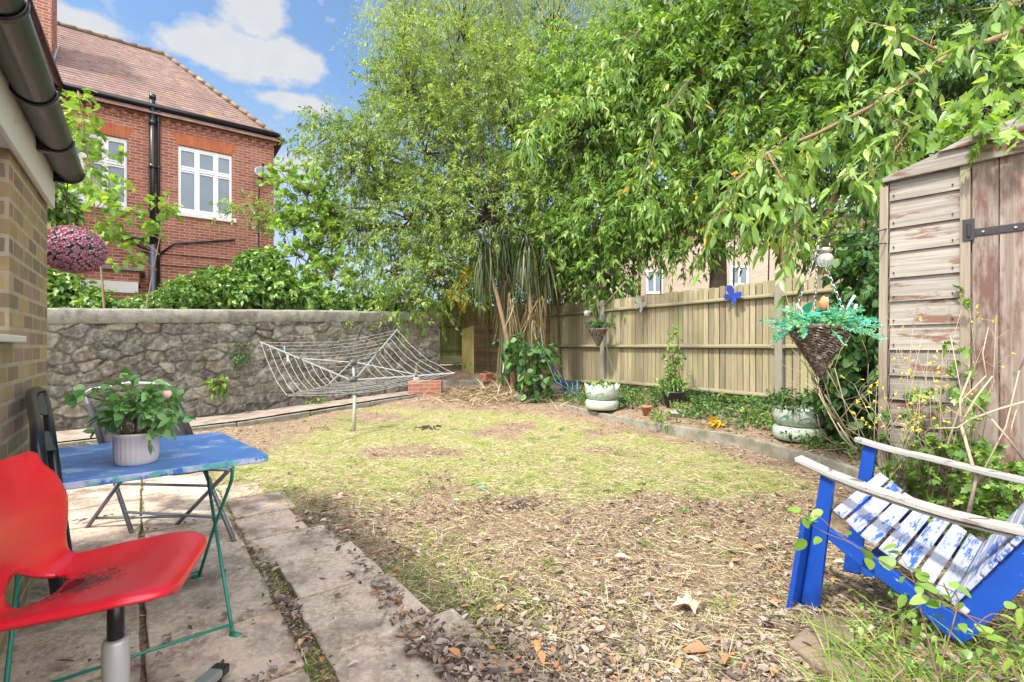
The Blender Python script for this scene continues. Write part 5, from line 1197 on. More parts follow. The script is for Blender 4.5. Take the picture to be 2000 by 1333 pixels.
# small far basket on the fence
rim2=P(1168,644,9.25); b2_=cone_basket('small dark wicker cone basket hanging on the fence post, far from the camera',rim2,.165,.32,'fence_basket',18)
MB().tube([rim2+V(0,0,.1),P(1172,604,9.35),P(1176,604,9.55)],.006,4).build('hook',M_iron,b2_)
plant_in('dark green plant in the small far wicker basket on the fence',rim2,60,.22,.12,'ivy',.07,.03,K=7)
lh=thing('hanging_lantern','small glass lantern ornament hanging above the far wicker basket','lantern',tuple(P(1146,610,9.2)))
MB().ball(P(1146,612,9.2),.06,12,8).build('glass_globe',M_cg,lh,True); MB().lathe(P(1146,612,9.2),[(.02,.05),(.04,.055),(.04,.08),(.01,.09)],12).build('cap',M_iron,lh,True); MB().tube([P(1146,604,9.2),P(1150,585,9.4),P(1160,575,9.6)],.004,4).build('hanging_wire',M_iron,lh)
# wire from basket down to the tyre
wr_=thing('drooping_washing_line','thin slack cord hanging from the fence post down into the border','cord',tuple(P(1180,640,9.4)))
MB().tube([P(1166,590,9.5),P(1175,640,9.2),P(1190,700,8.9),P(1205,745,8.6),P(1222,785,8.4)],.006,5).build('cord',basic('green_cord',(.10,.16,.11),.6,var=.05,bump=0),wr_)
wr_=thing('garden_hose','thin green hose trailing from the broadleaf ivy to the fence foot','hose',tuple(P(1060,690,9.0)))
MB().tube([P(1055,640,9.1),P(1062,690,8.9),P(1085,745,8.7),P(1130,775,8.4)],.007,5).build('hose',basic('green_cord',(.40,.46,.38)),wr_,True)
wr_=thing('blue_tool_bundle','blue and black plastic tool bundle leaning on the fence beside the broadleaf ivy','garden tool',tuple(P(1098,770,9.2)))
mb=MB()
for i in range(5): a=P(1095+8*i,768+2*i,9.2); mb.tube([a,a+V(-.06+.02*i,.1,.1+.05*i),a+V(-.1,.15,.42-.06*i)],.014,6)
mb.build('handle',basic('blue_plastic',(.04,.20,.40),.4,var=.1,bump=0),wr_,True)
MB().tube([P(1086,722,9.3),P(1098,740,9.3),P(1106,762,9.2)],.035,8).build('grip',M_dpot,wr_,True)
# ------------------------------------------------------------------ back corner bits
bkr=thing('red_brick_planter','low red brick planter edge at the right tip of the rotary dryer','planter',tuple(G(828,764,.24)))
M_rb3=brick('planter_brick',(.40,.15,.09),(.33,.12,.075),(.42,.19,.12),(.40,.30,.24))
a=G(797,766,.30); b=G(862,764,.30); MB().para(a-V(0,0,.2),(b-a),V(-.02,.30,0),V(0,0,.40)).build('brickwork',M_rb3,bkr,bevel=.006)
stp=thing('mossy_step','dark mossy block supporting soil in front of the gate','step',(-1.7,10.6,.4))
MB().para((-2.2,10.3,.1),(1.6,0,0),(0,.9,0),(0,0,.36)).build('block',M_conc,stp,bevel=.02)
gp=P(813,735,9.9); gn=thing('garden_gnome','small weathered garden gnome with a pointed mossy hat, standing on the brick planter','gnome',tuple(gp))
M_gn=basic('weathered_plaster',(.55,.50,.42),.9,var=.15,vs=20,bump=.4); M_hat=basic('mossy_hat',(.26,.27,.17),.9,var=.2,vs=15,bump=.5)
MB().lathe(gp-V(0,0,.13),[(.05,0),(.075,.03),(.07,.08),(.055,.12),(.03,.145)],14).build('body',M_gn,gn,True)
hd=gp+V(0,0,.035); MB().ball(hd,.045,12,8).build('head',M_gn,gn,True)
MB().lathe(hd,[(.055,.005),(.05,.03),(.038,.09),(.022,.17),(.008,.24),(.001,.26)],12).build('pointed_hat',M_hat,gn,True)
MB().lathe(hd+V(0,-.03,-.09),[(.004,0),(.022,.03),(.034,.06),(.02,.085),(.002,.09)],8).build('beard',M_white,gn,True)
MB().ball(hd+V(0,-.045,.0),.01,6,5).build('nose',M_gn,gn,True)
p_=P(951,738,10.4); p_.z=gz(p_.x,p_.y)-.01; pot('square terracotta pot standing in front of the lap fence panel',p_,.10,.14,.19,M_terra,.04,True)
cb=thing('concrete_block','pale split concrete block at the foot of the cabbage palm','block',tuple(G(1017,785,.22)))
p_=G(1002,786,.16); MB().para(p_,(.20,-.02,0),(.03,.2,0),(0,0,.13)).build('block_half',M_conc,cb,bevel=.01); MB().para(p_+V(.215,-.0,0),(.17,-.02,0),(.03,.2,0),(0,0,.125)).build('block_half',M_conc,cb,bevel=.01)
# heap of dry stems
dr=thing('dry_stem_heap','heap of dry brown palm leaves and stems on the soil below the cabbage palm','garden waste',(.0,9.4,.3))
n_=1500; x=rng.normal(-.3,.55,n_); y=rng.normal(9.45,.42,n_); z=hgt(x,y)+.02+.14*rng.random(n_)*np.exp(-((x+.3)/.6)**2)
v,f,q=blades_geo(np.stack([x,y,z],1),nrm(rv(n_)*np.array([1,1,.35])),.15+.35*rng.random(n_),.012+.01*rng.random(n_),.15,3)
npmesh('stems',v,f,np.repeat(rng.random(n_),q),leafmat('dry_stem',[(0,(.16,.10,.06)),(.5,(.33,.24,.15)),(.9,(.52,.43,.28)),(1,(.45,.45,.15))],.05,.8),dr)
for (px,py,l_) in ((985,735,'spiky green weed left of the palm base'),(870,735,'small green weed on the brick planter'),(905,750,'green tuft right of the brick planter')):
    p=G(px,py,.34); tufts('corner_weed',l_,[(p.x,p.y)],14,.12,.03,'ivy',None,'weed',.12,.15)
for i,(px,py,l_) in enumerate(((832,838,'dark clump of dug soil on the lawn right of the dryer pole'),(1256,948,'small dark clod of soil on the lawn, halfway to the bench'),(1022,985,'dark patch of churned soil in the near lawn'),(629,838,'small dark soil clump left of the dryer pole'),(1542,1232,'crumbly mound of soil at the foot of the blue bench leg'))):
    p=G(px,py); big=(.10,.035,.07,.05,.11)[i]; r=thing('soil_clod',l_,'soil',(p.x,p.y,gz(p.x,p.y)),'clods of soil'); mb=MB()
    for j in range(26 if i in (0,4,2) else 10):
        c=V(p.x+random.gauss(0,big*.75),p.y+random.gauss(0,big*.55),0); c.z=gz(c.x,c.y)+.006; s_=random.uniform(.1,.3)*big
        k0_=len(mb.v); mb.ball(c,s_,7,5,(1,1,.7)); mb.v[k0_:]=[tuple(Vector(q)+V(random.uniform(-1,1),random.uniform(-1,1),random.uniform(-1,1))*s_*.22) for q in mb.v[k0_:]]
    mb.build('crumbs',M_soil if i!=4 else basic('brown_soil',(.16,.11,.075),.95,var=.2,vs=20,bump=1,bs=60),r,False)
# ================================================================== shed
M_shed=wood('weathered_cladding',(.34,.31,.27),(.17,.15,.13),'u',75,stain=(.16,.09,.065),stainlo=.54,stainhi=.60,island=.12,stains=4.5,along=2.0,bump=.6)
M_shedv=wood('weathered_plank',(.31,.26,.22),(.16,.12,.10),'v',75,stain=(.14,.08,.065),stainlo=.46,stainhi=.58,island=.1,stains=3.5,along=1.6,bump=.6)
M_shedt=wood('shed_trim',(.33,.28,.22),(.21,.17,.13),'v',80,island=.08,bump=.6)
sh=thing('timber_shed','weathered timber shed with a plank door and flaking boards at the right edge','shed',tuple(S0))
tj=tS(1876); tk=tS(1897)
ys=[394,447,494,544,590,636,684,733,780,830,880,930,980,1030,1080]
mb=MB(); zt_=zS(1745,346)
zs_=[zS(1745,y_) for y_ in ys]; prev=zt_
for z in zs_:
    if z<0.02: break
    p=[SP(0,z,-.020),SP(0,prev+.012,-.004),SP(0,prev+.012,.004),SP(0,z,-.004)]; tlt=random.uniform(-.003,.003)
    q=[x+sdv*tj+V(0,0,tlt) for x in p]; mb.add(p+q,[(0,3,2,1),(4,5,6,7),(0,1,5,4),(1,2,6,5),(2,3,7,6),(3,0,4,7)]); prev=z
mb.build('cladding',M_shed,sh)
nl=MB()
for z in zs_:
    if z>.1:
        for t_ in (.02,tj-.03): nl.tube([SP(t_,z+.03,-.028),SP(t_,z+.03,-.012)],.004,6)
nl.build('nail',M_iron,sh)
MB().para(SP(0,0,.0045),sdv*3,sn*.05,V(0,0,zt_)).para(SP(-.001,0,.006),sdv*.05,sn*2.2,V(0,0,zt_)).build('frame_wall',M_shed,sh)
# side facing the fence: cladding too
mb=MB(); prev=zt_
for z in zs_:
    if z<.02: break
    p=[SP(-.03,z,.0),SP(-.006,prev+.012,.0),SP(-.002,prev+.012,.0),SP(-.01,z,.0)]; q=[x+sn*2.2 for x in p]
    mb.add(p+q,[(0,1,2,3),(7,6,5,4),(4,5,1,0),(5,6,2,1),(6,7,3,2),(7,4,0,3)]); prev=z
mb.build('side_cladding',M_shed,sh)
MB().bar(SP(-.035,.05,-.03),SP(-.025,zS(1733,366),-.02),.042,.022,tuple(sn)).build('corner_trim',M_shedt,sh,bevel=.003)
MB().para(SP(tj,.03,-.032),sdv*(tk-tj),sn*.04,V(0,0,zS(1876,325)-.03)).build('door_frame',M_shedt,sh,bevel=.004)
dr_=MB(); t_=tk+.006; zd=zS(1900,318)
for w_ in (.105,.115,.11,.12,.11,.12,.11): dr_.para(SP(t_,.10,-.024),sdv*(w_-.004),sn*.022,V(0,0,zd-.1)); t_+=w_
dr_=dr_.build('door',M_shedv,sh,bevel=.003)
z0=zS(1940,452); MB().para(SP(tk-.012,z0-.02,-.03),sdv*.42,sn*.005,V(0,0,.042)).build('strap_hinge',M_iron,dr_,bevel=.002)
zh=zS(1886,455); MB().para(SP(tj+.012,zh-.05,-.038),sdv*.048,sn*.005,V(0,0,.115)).tube([SP(tk-.006,zh-.03,-.04),SP(tk-.006,zh+.04,-.04)],.008,8).build('hinge_plate',M_iron,dr_)
mb=MB()
for k in range(3): mb.tube([SP(tk+.05+.12*k,z0,-.037),SP(tk+.05+.12*k,z0,-.029)],.006,8)
mb.build('bolt',M_alu,dr_)
# barge board: lower one with horizontal bottom edge, upper one overlapping
lo0=SP(-.03,zS(1740,356),-.05); zl=zS(1745,357); slope=(zS(1855,281)-zS(1742,344))/(tS(1855)-tS(1742))
MB().prism([SP(-.03,zl,-.05),SP(1.4,zl+.02,-.05),SP(1.4,zl+.22,-.05),SP(.60,zl+.14,-.05),SP(.27,zl+.115,-.05),SP(-.03,zl+.025,-.05)],sn*.022).build('barge_board',M_shed,sh,bevel=.003)
MB().prism([SP(.22,zl+.098,-.07),SP(1.4,zl+.13,-.07),SP(1.4,zl+.29,-.07),SP(.60,zl+.195,-.07),SP(.36,zl+.155,-.07)],sn*.018).build('upper_barge_board',M_shed,sh,bevel=.003)
M_felt=basic('roof_felt',(.10,.10,.09),.95,var=.2,vs=30,bump=.6,bs=150)
MB().prism([SP(-.03,zl+.006,-.02),SP(.27,zl+.10,-.02),SP(.95,zl+.18,-.02),SP(.95,zl+.195,-.02),SP(.27,zl+.115,-.02),SP(-.03,zl+.02,-.02)],sn*2.4).build('roof',M_felt,sh)
MB().prism([SP(.96,zl+.18,-.02),SP(1.96,zl+.028,-.02),SP(1.96,zl+.043,-.02),SP(.96,zl+.195,-.02)],sn*2.4).build('roof',M_felt,sh)
# ================================================================== blue bench
BO=V(1.40,2.15,0); bd=V(.61,-.79,0).normalized(); bw_=V(.79,.61,.0).normalized()*1.0; RISE=.06
def zo(zx,zy): return 1450+zx*.41478,780+zy*.41478
def BPt(zx,zy,s=0):
    px,py=zo(zx,zy); o_=BO+bw_*s; k=(px-CX)/F; t_=(k*o_.y-o_.x)/(bd.x-k*bd.y); p=o_+bd*t_; return V(p.x,p.y,H+(HY-py)/F*p.y)
M_blue=basic('blue_gloss_paint',(.009,.07,.40),.38,var=.2,vs=5,bump=.12,bs=30,wear=(.45,.50,.60),wears=18,wlo=.66,whi=.70)
M_bwhite=basic('flaking_white_paint',(.37,.40,.50),.7,var=.14,vs=10,bump=.5,bs=40,wear=(.03,.10,.42),wears=13,wlo=.53,whi=.58)
m,nt,o=newmat('worn_slat_paint'); t=NT(nt); ob=t.n('TexCoord').outputs['Object']
mpn=t.n('Mapping'); nt.links.new(ob,mpn.inputs[0]); mpn.vector_type='TEXTURE'; mpn.inputs['Rotation'].default_value=(0,0,math.atan2(.61,.79)); mpn.inputs['Scale'].default_value=(.30,.045,.06)
mp2=t.n('Mapping'); nt.links.new(ob,mp2.inputs[0]); mp2.vector_type='TEXTURE'; mp2.inputs['Rotation'].default_value=(0,0,math.atan2(.61,.79)); mp2.inputs['Scale'].default_value=(.06,.006,.01)
n1=t.noise(mpn.outputs[0],1,7,.72); n2_=t.noise(mp2.outputs[0],1,4,.6)
c=t.mix(n2_,(.26,.28,.345),(.40,.42,.49)); c=t.mix(t.ramp(t.math('ADD',n1,t.math('MULTIPLY',t.math('SUBTRACT',n2_,.5),.35)),[(.53,0),(.60,1)]),c,(.02,.08,.36))
c=t.mix(t.ramp(t.math('ADD',t.noise(mpn.outputs[0],1.7,6,.75),t.math('MULTIPLY',n2_,.2)),[(.72,0),(.75,.8)]),c,(.20,.16,.13))
p=t.n('BsdfPrincipled',i_Roughness=.7); t.set(p.inputs['Base Color'],c); t.set(p.inputs['Normal'],t.bump(n2_,.4,.003)); nt.links.new(p.outputs[0],o.inputs[0]); M_bwhite=m
M_arm=wood('flaking_white_arm',(.38,.365,.345),(.28,.26,.24),'u',30,stain=(.12,.085,.065),stainlo=.56,stainhi=.62,island=.05,stains=5,bump=.4)
BW=.58; up_=V(0,0,RISE)
bench=thing('garden_bench','slatted blue and white garden seat tipped backwards into the weeds in the bottom right corner','bench',tuple(BO))
rail=[(405,612),(560,700),(700,800),(850,925),(985,1000),(1090,1075),(1040,1155),(950,1108),(800,968),(640,845),(500,745),(400,660)]
for s in (0,BW-.03):
    off=bw_*s+up_*s/BW
    MB().prism([BPt(*q)+off for q in rail],bw_*.03).build('seat_rail',M_blue,bench,bevel=.004)
sl=[(432,522),(490,570),(560,640),(645,700),(735,765),(820,825),(905,890),(985,955)]
sl3=[BPt(*q) for q in sl]
for i,p in enumerate(sl3):
    q=sl3[i+1] if i<len(sl3)-1 else p+(p-sl3[i-1]); d=(q-p); L=d.length; d=d.normalized()
    nrm_=d.cross(bw_).normalized(); nrm_= nrm_ if nrm_.z>0 else -nrm_
    MB().para(p-bw_*.02+nrm_*.002,d*L*.84,bw_*(BW+.02)+up_,nrm_*.018).build('seat_slat',M_bwhite,bench,bevel=.003)
# front leg: L of two boards, leaning
foot=BPt(262,1022); ftop=BPt(368,345)
MB().prism([foot,foot+bd*.075-V(0,0,.015),BPt(400,620),BPt(432,378),ftop],bw_*.028).build('leg',M_blue,bench,bevel=.004)
f2=foot-bw_*.001; a=foot.lerp(ftop,.70)
MB().prism([foot+bw_*.028-bd*.002,foot-bw_*.085-bd*.002+V(0,0,.02),a-bw_*.078-bd*.002,a+bw_*.028-bd*.002],-bd*.022).build('leg_board',M_blue,bench,bevel=.004)
MB().prism([q+bw_*(BW-.03)+up_ for q in (foot,foot+bd*.075,BPt(400,620),BPt(432,378),ftop)],bw_*.028).build('leg',M_blue,bench,bevel=.004)
# back legs / back frame
back=[(1000,975),(1326,668),(1700,310),(1790,400),(1326,890),(1085,1125),(1040,1150)]
for s in (0,BW-.03):
    MB().prism([BPt(*q)+bw_*(s-.0)+up_*s/BW-bw_*.003 for q in back],bw_*.03).build('back_frame',M_blue,bench,bevel=.004)
b0=BPt(1010,968);b1=BPt(1700,305)
for i in range(9):
    p=b0.lerp(b1,(i+.1)/9); d=(b1-b0)/9*.85; n_=d.cross(bw_).normalized(); n_= n_ if n_.z>0 else -n_
    MB().para(p+n_*.003-bw_*.02,d,bw_*(BW+.02)+up_,n_*.018).build('back_slat',M_bwhite,bench,bevel=.003)
MB().para(BPt(560,770)+V(0,0,-.05),bd*.05,bw_*BW,V(0,0,.07)).build('stretcher',M_blue,bench,bevel=.003)
# curved arms
def arm(pts,s,wd_,th,name='armrest'):
    ps=[BPt(a,b,s) for a,b in pts]; mb=MB(); n=len(ps); vs_=[]
    for p in ps: vs_+=[p-bw_*wd_*.5,p+bw_*wd_*.5,p+bw_*wd_*.5-V(0,0,th),p-bw_*wd_*.5-V(0,0,th)]
    fs_=[(0,1,2,3),tuple(4*(n-1)+j for j in (3,2,1,0))]
    for i in range(n-1):
        for j in range(4): fs_.append((4*i+j,4*(i+1)+j,4*(i+1)+(j+1)%4,4*i+(j+1)%4))
    mb.add(vs_,fs_); return mb.build(name,M_arm,bench,bevel=.003)
arm([(262,268),(340,305),(430,345),(560,395),(700,442),(850,490),(1000,533),(1160,572),(1326,606),(1500,640)],.015,.078,.020)
arm([(268,288),(340,322),(430,368),(560,420),(700,470),(850,520),(1000,566),(1160,606),(1326,640),(1500,672)],.02,.055,.010,'arm_under_layer')
arm([(536,178),(620,205),(720,232),(860,262),(1000,295),(1160,335),(1326,372),(1500,415)],BW-.02,.07,.020)
# paving slab sticking out under the leg
ps=thing('broken_paving_slab','broken brown paving slab tilted in the soil beside the foot of the bench','paving slab',tuple(G(1620,1260)))
q=[G(1540,1255,.03),G(1600,1195,.03),G(1700,1245,.03),G(1790,1333,.04),G(1700,1380,.04)]
MB().prism([x-V(0,0,.05) for x in q],V(0,0,.05)).build('slab_body',basic('brown_slab',(.27,.20,.14),.95,var=.25,vs=9,bump=.8,bs=45,wear=(.12,.09,.06),wears=7,wlo=.5,whi=.62),ps,bevel=.008)
# ================================================================== brambles, weeds and dry twigs around the bench and shed
def bramble(label,paths,K,L,W,mat,n_per=10,group=None,name='bramble',r=.0028,stemmat=None,shape=ROUND,sp=.04,hang=.25):
    root=thing(name,label,name,tuple(paths[0][0]),group); mb=MB(); cs=[]
    for path in paths:
        pts=[]; 
        for a,b,c,d in zip([path[0]]+path[:-2],path[:-1],path[1:],path[2:]+[path[-1]]):
            for j in range(5):
                u=j/5; pts.append(.5*((2*b)+(c-a)*u+(2*a-5*b+4*c-d)*u*u+(3*b-a-3*c+d)*u**3))
        pts.append(path[-1]); mb.tube(pts,[r*(1-.6*i/len(pts)) for i in range(len(pts))],5)
        for _ in range(n_per): p=random.choice(pts[1:]); cs.append(tuple(p+V(random.uniform(-sp,sp),random.uniform(-sp,sp),random.uniform(-.3*sp,sp))))
    mb.build('stem',stemmat or M_barkl,root,True)
    if n_per:
        cs=np.array(cs); v,f,rn=leaf_field(cs,rv(len(cs)),K,.05,L,W,hang=hang,shape=shape,upn=1.0); npmesh('leaves',v,f,rn,LEAFM[mat],root)
    return root
M_red=basic('bramble_stem',(.17,.09,.055),.7,var=.2,bump=.1); M_dry=basic('dry_twig',(.46,.36,.25),.85,var=.2,vs=20,bump=.3)
bramble('bramble shoot with large round leaves in front of the blue bench leg',[PP((1980,1230,1.60),(1860,1190,1.60),(1760,1120,1.7),(1660,1060,1.85),(1600,1010,1.95),(1590,1010,1.96)),PP((1660,1060,1.85),(1610,1040,1.93),(1560,1010,1.95))],1,.05,.045,'maple',7,'bramble shoots over the bench',stemmat=M_red)
bramble('bramble shoot with big leaves over the middle of the slatted seat',[PP((1830,1320,1.5),(1800,1200,1.6),(1780,1120,1.7),(1750,1080,1.75)),PP((1830,1320,1.5),(1870,1180,1.6),(1850,1150,1.62),(1820,1140,1.66))],1,.045,.032,'maple',8,'bramble shoots over the bench',stemmat=M_red)
bramble('bramble shoot across the bottom corner in front of the bench back',[PP((1990,1330,1.35),(1920,1230,1.45),(1850,1180,1.5),(1800,1160,1.55)),PP((2040,1280,1.4),(1950,1200,1.45),(1900,1230,1.45))],1,.045,.03,'maple',10,'bramble shoots over the bench',stemmat=M_red)
for (lab,lst,n_) in (('leafy green weeds growing between the bench and the shed',[((1760,1000,2.9),(1780,900,2.7),(1790,800,2.7)),((1800,1050,2.7),(1830,930,2.6),(1850,850,2.6)),((1850,1060,2.5),(1900,960,2.45),(1880,880,2.5)),((1930,1100,2.4),(1950,980,2.35),(1960,900,2.35)),((1740,980,3.0),(1740,900,2.9),(1760,860,2.85)),((1990,1100,2.3),(1985,980,2.3),(1990,930,2.3)),((1700,990,3.0),(1760,930,2.9),(1800,960,2.8)),((1900,1060,2.4),(1930,1000,2.35),(1980,960,2.3))],34),
                     ('tall thin weeds with green leaves in front of the shed boards',[((1850,1000,2.6),(1860,850,2.55),(1850,700,2.6),(1855,590,2.65)),((1780,980,2.8),(1800,850,2.7),(1790,720,2.7)),((1900,1000,2.4),(1895,850,2.4),(1905,760,2.4))],16)):
    bramble(lab,[PP(*q) for q in lst],4,.055,.04,'hedge',n_,None,'shed_weed',stemmat=M_barkl,sp=.09,shape=LOBED)
# yellow-flowered wispy plant
yf=thing('yellow_flowered_plant','wispy brown-stemmed plant dotted with tiny yellow flowers in front of the shed','plant',tuple(P(1800,950,2.75)))
mb=MB(); cs=[]
for i in range(46):
    bx=random.uniform(1690,1930); p=P(bx,random.uniform(900,960),2.75-random.random()*.25); e=P(bx+random.uniform(-90,60),random.uniform(590,850),p.y-.05)
    m_=p.lerp(e,.5)+V(random.uniform(-.08,.08),0,random.uniform(-.02,.05)); mb.tube([p,m_,e],[.0022,.0016,.001],4)
    for j in range(7):
        c=m_.lerp(e,random.random()); q=c+V(random.uniform(-.07,.07),random.uniform(-.04,.02),random.uniform(0,.07)); mb.tube([c,q],.0009,3,False)
        if random.random()<.42: cs.append(tuple(q))
mb.build('stem',M_dry,yf,True); cs=np.repeat(np.array(cs),4,0); N=len(cs)
v,f=leaves_geo(cs,rv(N),rv(N),np.full(N,.014),np.full(N,.010)); npmesh('flowers',v,f,np.repeat(rng.random(N),2),leafmat('yellow_petal',[(0,(.75,.60,.04)),(1,(.85,.75,.08))],.2),yf)
# dry twigs
def twigs(label,starts,name='dry_twig_bush'):
    root=thing(name,label,'twigs',tuple(starts[0][0])); mb=MB()
    def rec(p,d,L,r,k):
        q=p+d*L*.5+V(random.uniform(-1,1),random.uniform(-1,1),random.uniform(-1,1))*L*.08; e=p+d*L+V(random.uniform(-1,1),random.uniform(-1,1),random.uniform(-1,1))*L*.12
        mb.tube([p,q,e],[r,r*.85,r*.7],5)
        if k>0:
            for _ in range(random.choice((2,2,3))): 
                nd=(d+V(random.uniform(-1,1),random.uniform(-1,1)*.6,random.uniform(-.7,.9))*.75).normalized(); rec(e if random.random()<.6 else q,nd,L*random.uniform(.5,.8),r*.62,k-1)
    for a,b,k,r in starts: rec(a,(b-a).normalized(),(b-a).length,r,k)
    mb.build('twig',M_dry,root,True)
twigs('tangle of pale dry twigs between the tyre planter and the shed',[(P(1700,930,3.3),P(1650,820,3.3),3,.007),(P(1720,920,3.2),P(1600,790,3.2),3,.006),(P(1710,900,3.3),P(1640,880,3.2),3,.005),(P(1700,960,3.1),P(1760,800,3.1),2,.006),(P(1690,900,3.4),P(1620,800,3.5),3,.006)])
twigs('long bare pale stems crossing the lower part of the shed door',[(P(1890,1010,2.2),P(1905,830,2.2),1,.009),(P(2020,780,2.2),P(1900,805,2.2),1,.006),(P(2000,900,2.15),P(1950,810,2.15),1,.005),(P(1850,870,2.3),P(1920,720,2.3),1,.005),(P(1900,960,2.2),P(2010,700,2.2),1,.004)],'bare_stem')
pc=P(1675,862,2.6)
# long grass at the bottom right
gl=[];gd=[]
tg=thing('long_grass_clump','long arching green grass growing round the fallen bench, bottom right','grass clump',tuple(G(1800,1330)))
k=900; px_=rng.uniform(1620,2050,k); py_=rng.uniform(1230,1500,k); pts=np.array([tuple(G(a,b)) for a,b in zip(px_,py_)]); pts[:,2]=0
v,f,q=blades_geo(pts,nrm(rv(k)*np.array([.7,.7,.1])+np.array([-.15,0,.9])),.10+.26*rng.random(k)**1.3,.004+.004*rng.random(k),.45,5); npmesh('blades',v,f,np.repeat(rng.random(k),q),gm,tg)
bramble('low green weeds under the tipped bench',[PP((1640,1290,1.8),(1700,1260,1.8),(1760,1270,1.7)),PP((1740,1330,1.55),(1800,1280,1.6),(1840,1300,1.6)),PP((1880,1340,1.5),(1930,1300,1.5),(1980,1300,1.45)),PP((1700,1180,2.0),(1760,1200,1.9),(1800,1230,1.85))],3,.024,.016,'hedge',16,None,'ground_weed',sp=.08)
# a few large fallen leaves
bl=leafmat('big_dead_leaf',[(0,(.42,.16,.08)),(.5,(.50,.24,.12)),(1,(.62,.44,.28))],.1,.45,.4)
lst=[(1385,1278,.115,'curled reddish-brown fallen laurel leaf, bottom centre right',0),(1410,1283,.09,'second reddish fallen leaf touching the curled one, on its right',.2),(1350,1190,.13,'large crumpled pale brown sycamore leaf on the lawn',1.),(1470,1080,.08,'orange-brown fallen leaf left of the bench leg',.4),(1200,1095,.09,'pale dry leaf in the middle of the near lawn',1.),(1060,1308,.07,'brown leaf lying at the bottom edge beside the slabs',.5),(1415,1160-160,.06,'rust-coloured fallen leaf halfway between the border kerb and the bench leg',.2)]
for px,py,L,lab,c in lst:
    p=G(px,py); p.z=gz(p.x,p.y)+.022; o_=thing('fallen_leaf',lab,'fallen leaf',tuple(p),'large fallen leaves')
    if 'sycamore' in lab:
        mb=MB(); ring=[]; lob=[(-150,.35),(-115,.72),(-100,.45),(-75,.50),(-58,1.0),(-40,.55),(-22,.62),(0,1.12),(22,.62),(40,.55),(58,1.0),(75,.50),(100,.45),(115,.72),(150,.35),(180,.12)]
        for ang,r_ in lob: a_=math.radians(ang+200); ring.append(p+V(math.cos(a_)*r_*L*.8,math.sin(a_)*r_*L*.8,.035*abs(math.sin(a_*2.5+1))+.01*r_))
        k_=len(ring); mb.add([p+V(0,0,.012)]+ring,[(0,1+j,1+(j+1)%k_) for j in range(k_)]); mb.tube([p+V(0,0,.01),p+V(.03,.09,.03)],.0018,4); mb.build('leaf_blade',basic('pale_dead_leaf',(.50,.40,.30),.7,var=.15,vs=30,bump=.4,bs=90),o_); continue
    sh_=LOBED if 'sycamore' in lab else OVAL
    v,f,q=big_leaves_geo(np.array([tuple(p)]),np.array([[random.uniform(-1,1),random.uniform(-.4,.4),.12]]),np.array([[.1,-.2,1.]]),np.array([L]),np.array([L*(1. if sh_ is LOBED else .42)]),sh_,.7,.2); npmesh('leaf_blade',v,f,np.full(q,c),bl,o_)
o_=thing('green_plastic_scrap','small scrap of torn green plastic lying on the lawn','litter',tuple(G(937,957)))
p=G(937,957); mb=MB(); mb.add([tuple(p+V(random.uniform(-.05,.05),random.uniform(-.04,.04),.015+random.uniform(0,.03))) for _ in range(8)],[(0,1,2),(2,3,4),(4,5,0),(5,6,7),(1,6,3)]); mb.build('scrap',M_teal,o_,solid=.002)
# ================================================================== table
tA=V(-1.10,2.20,.7);tB=V(-1.69,2.80,.7);tC=V(-2.27,2.31,.7);tD=V(-1.68,1.71,.7)
m,nt,o=newmat('worn_blue_table'); t=NT(nt); ob=t.n('TexCoord').outputs['Object']; gn_=t.n('NewGeometry').outputs['Normal']
c=t.mix(t.ramp(t.noise(ob,4,6,.6),[(.35,0),(.7,1)]),(.06,.19,.56),(.11,.29,.64))
c=t.mix(t.ramp(t.noise(t.map(ob,(1,1,1),(3,3,0)),5.5,7,.7),[(.54,0),(.62,.75)]),c,(.40,.54,.76))
c=t.mix(t.ramp(t.noise(t.map(ob,(1,1,1),(8,1,0)),11,5,.75),[(.70,0),(.72,1)]),c,(.30,.20,.13))
sepn=t.n('SeparateXYZ'); nt.links.new(gn_,sepn.inputs[0])
edgec=t.mix(t.ramp(t.noise(ob,16,5,.7),[(.42,0),(.5,1)]),(.03,.13,.48),t.mix(t.ramp(t.noise(ob,9,3),[(.45,0),(.55,1)]),(.10,.36,.33),(.46,.48,.66)))
c=t.mix(t.ramp(t.math('ABSOLUTE',sepn.outputs[2]),[(.3,0),(.8,1)]),edgec,c)
p_=t.n('BsdfPrincipled',i_Roughness=.42); t.set(p_.inputs['Base Color'],c); t.set(p_.inputs['Normal'],t.bump(t.noise(ob,30,5,.6),.25,.004)); nt.links.new(p_.outputs[0],o.inputs[0]); M_tab=m
tab=thing('folding_table','worn blue metal folding table on thin green legs, carrying the potted rose','table',(-1.68,2.25,0))
def rc(pts,r=.035,n=5):
    out=[]; k=len(pts)
    for i in range(k):
        p=pts[i]; a=(pts[i-1]-p).normalized(); b=(pts[(i+1)%k]-p).normalized(); s=p+a*r; e=p+b*r
        for j in range(n+1):
            u=j/n; out.append(s*(1-u)**2+p*2*u*(1-u)+e*u*u)
    return out
MB().prism([p-V(0,0,.028) for p in rc([tA,tB,tC,tD])],V(0,0,.028)).build('table_top',M_tab,tab,bevel=.004)
M_green=basic('green_metal_paint',(.02,.22,.16),.45,var=.15,vs=20,bump=.15,wear=(.10,.07,.05),wears=25,wlo=.66,whi=.7)
dl=(tD-tA); 
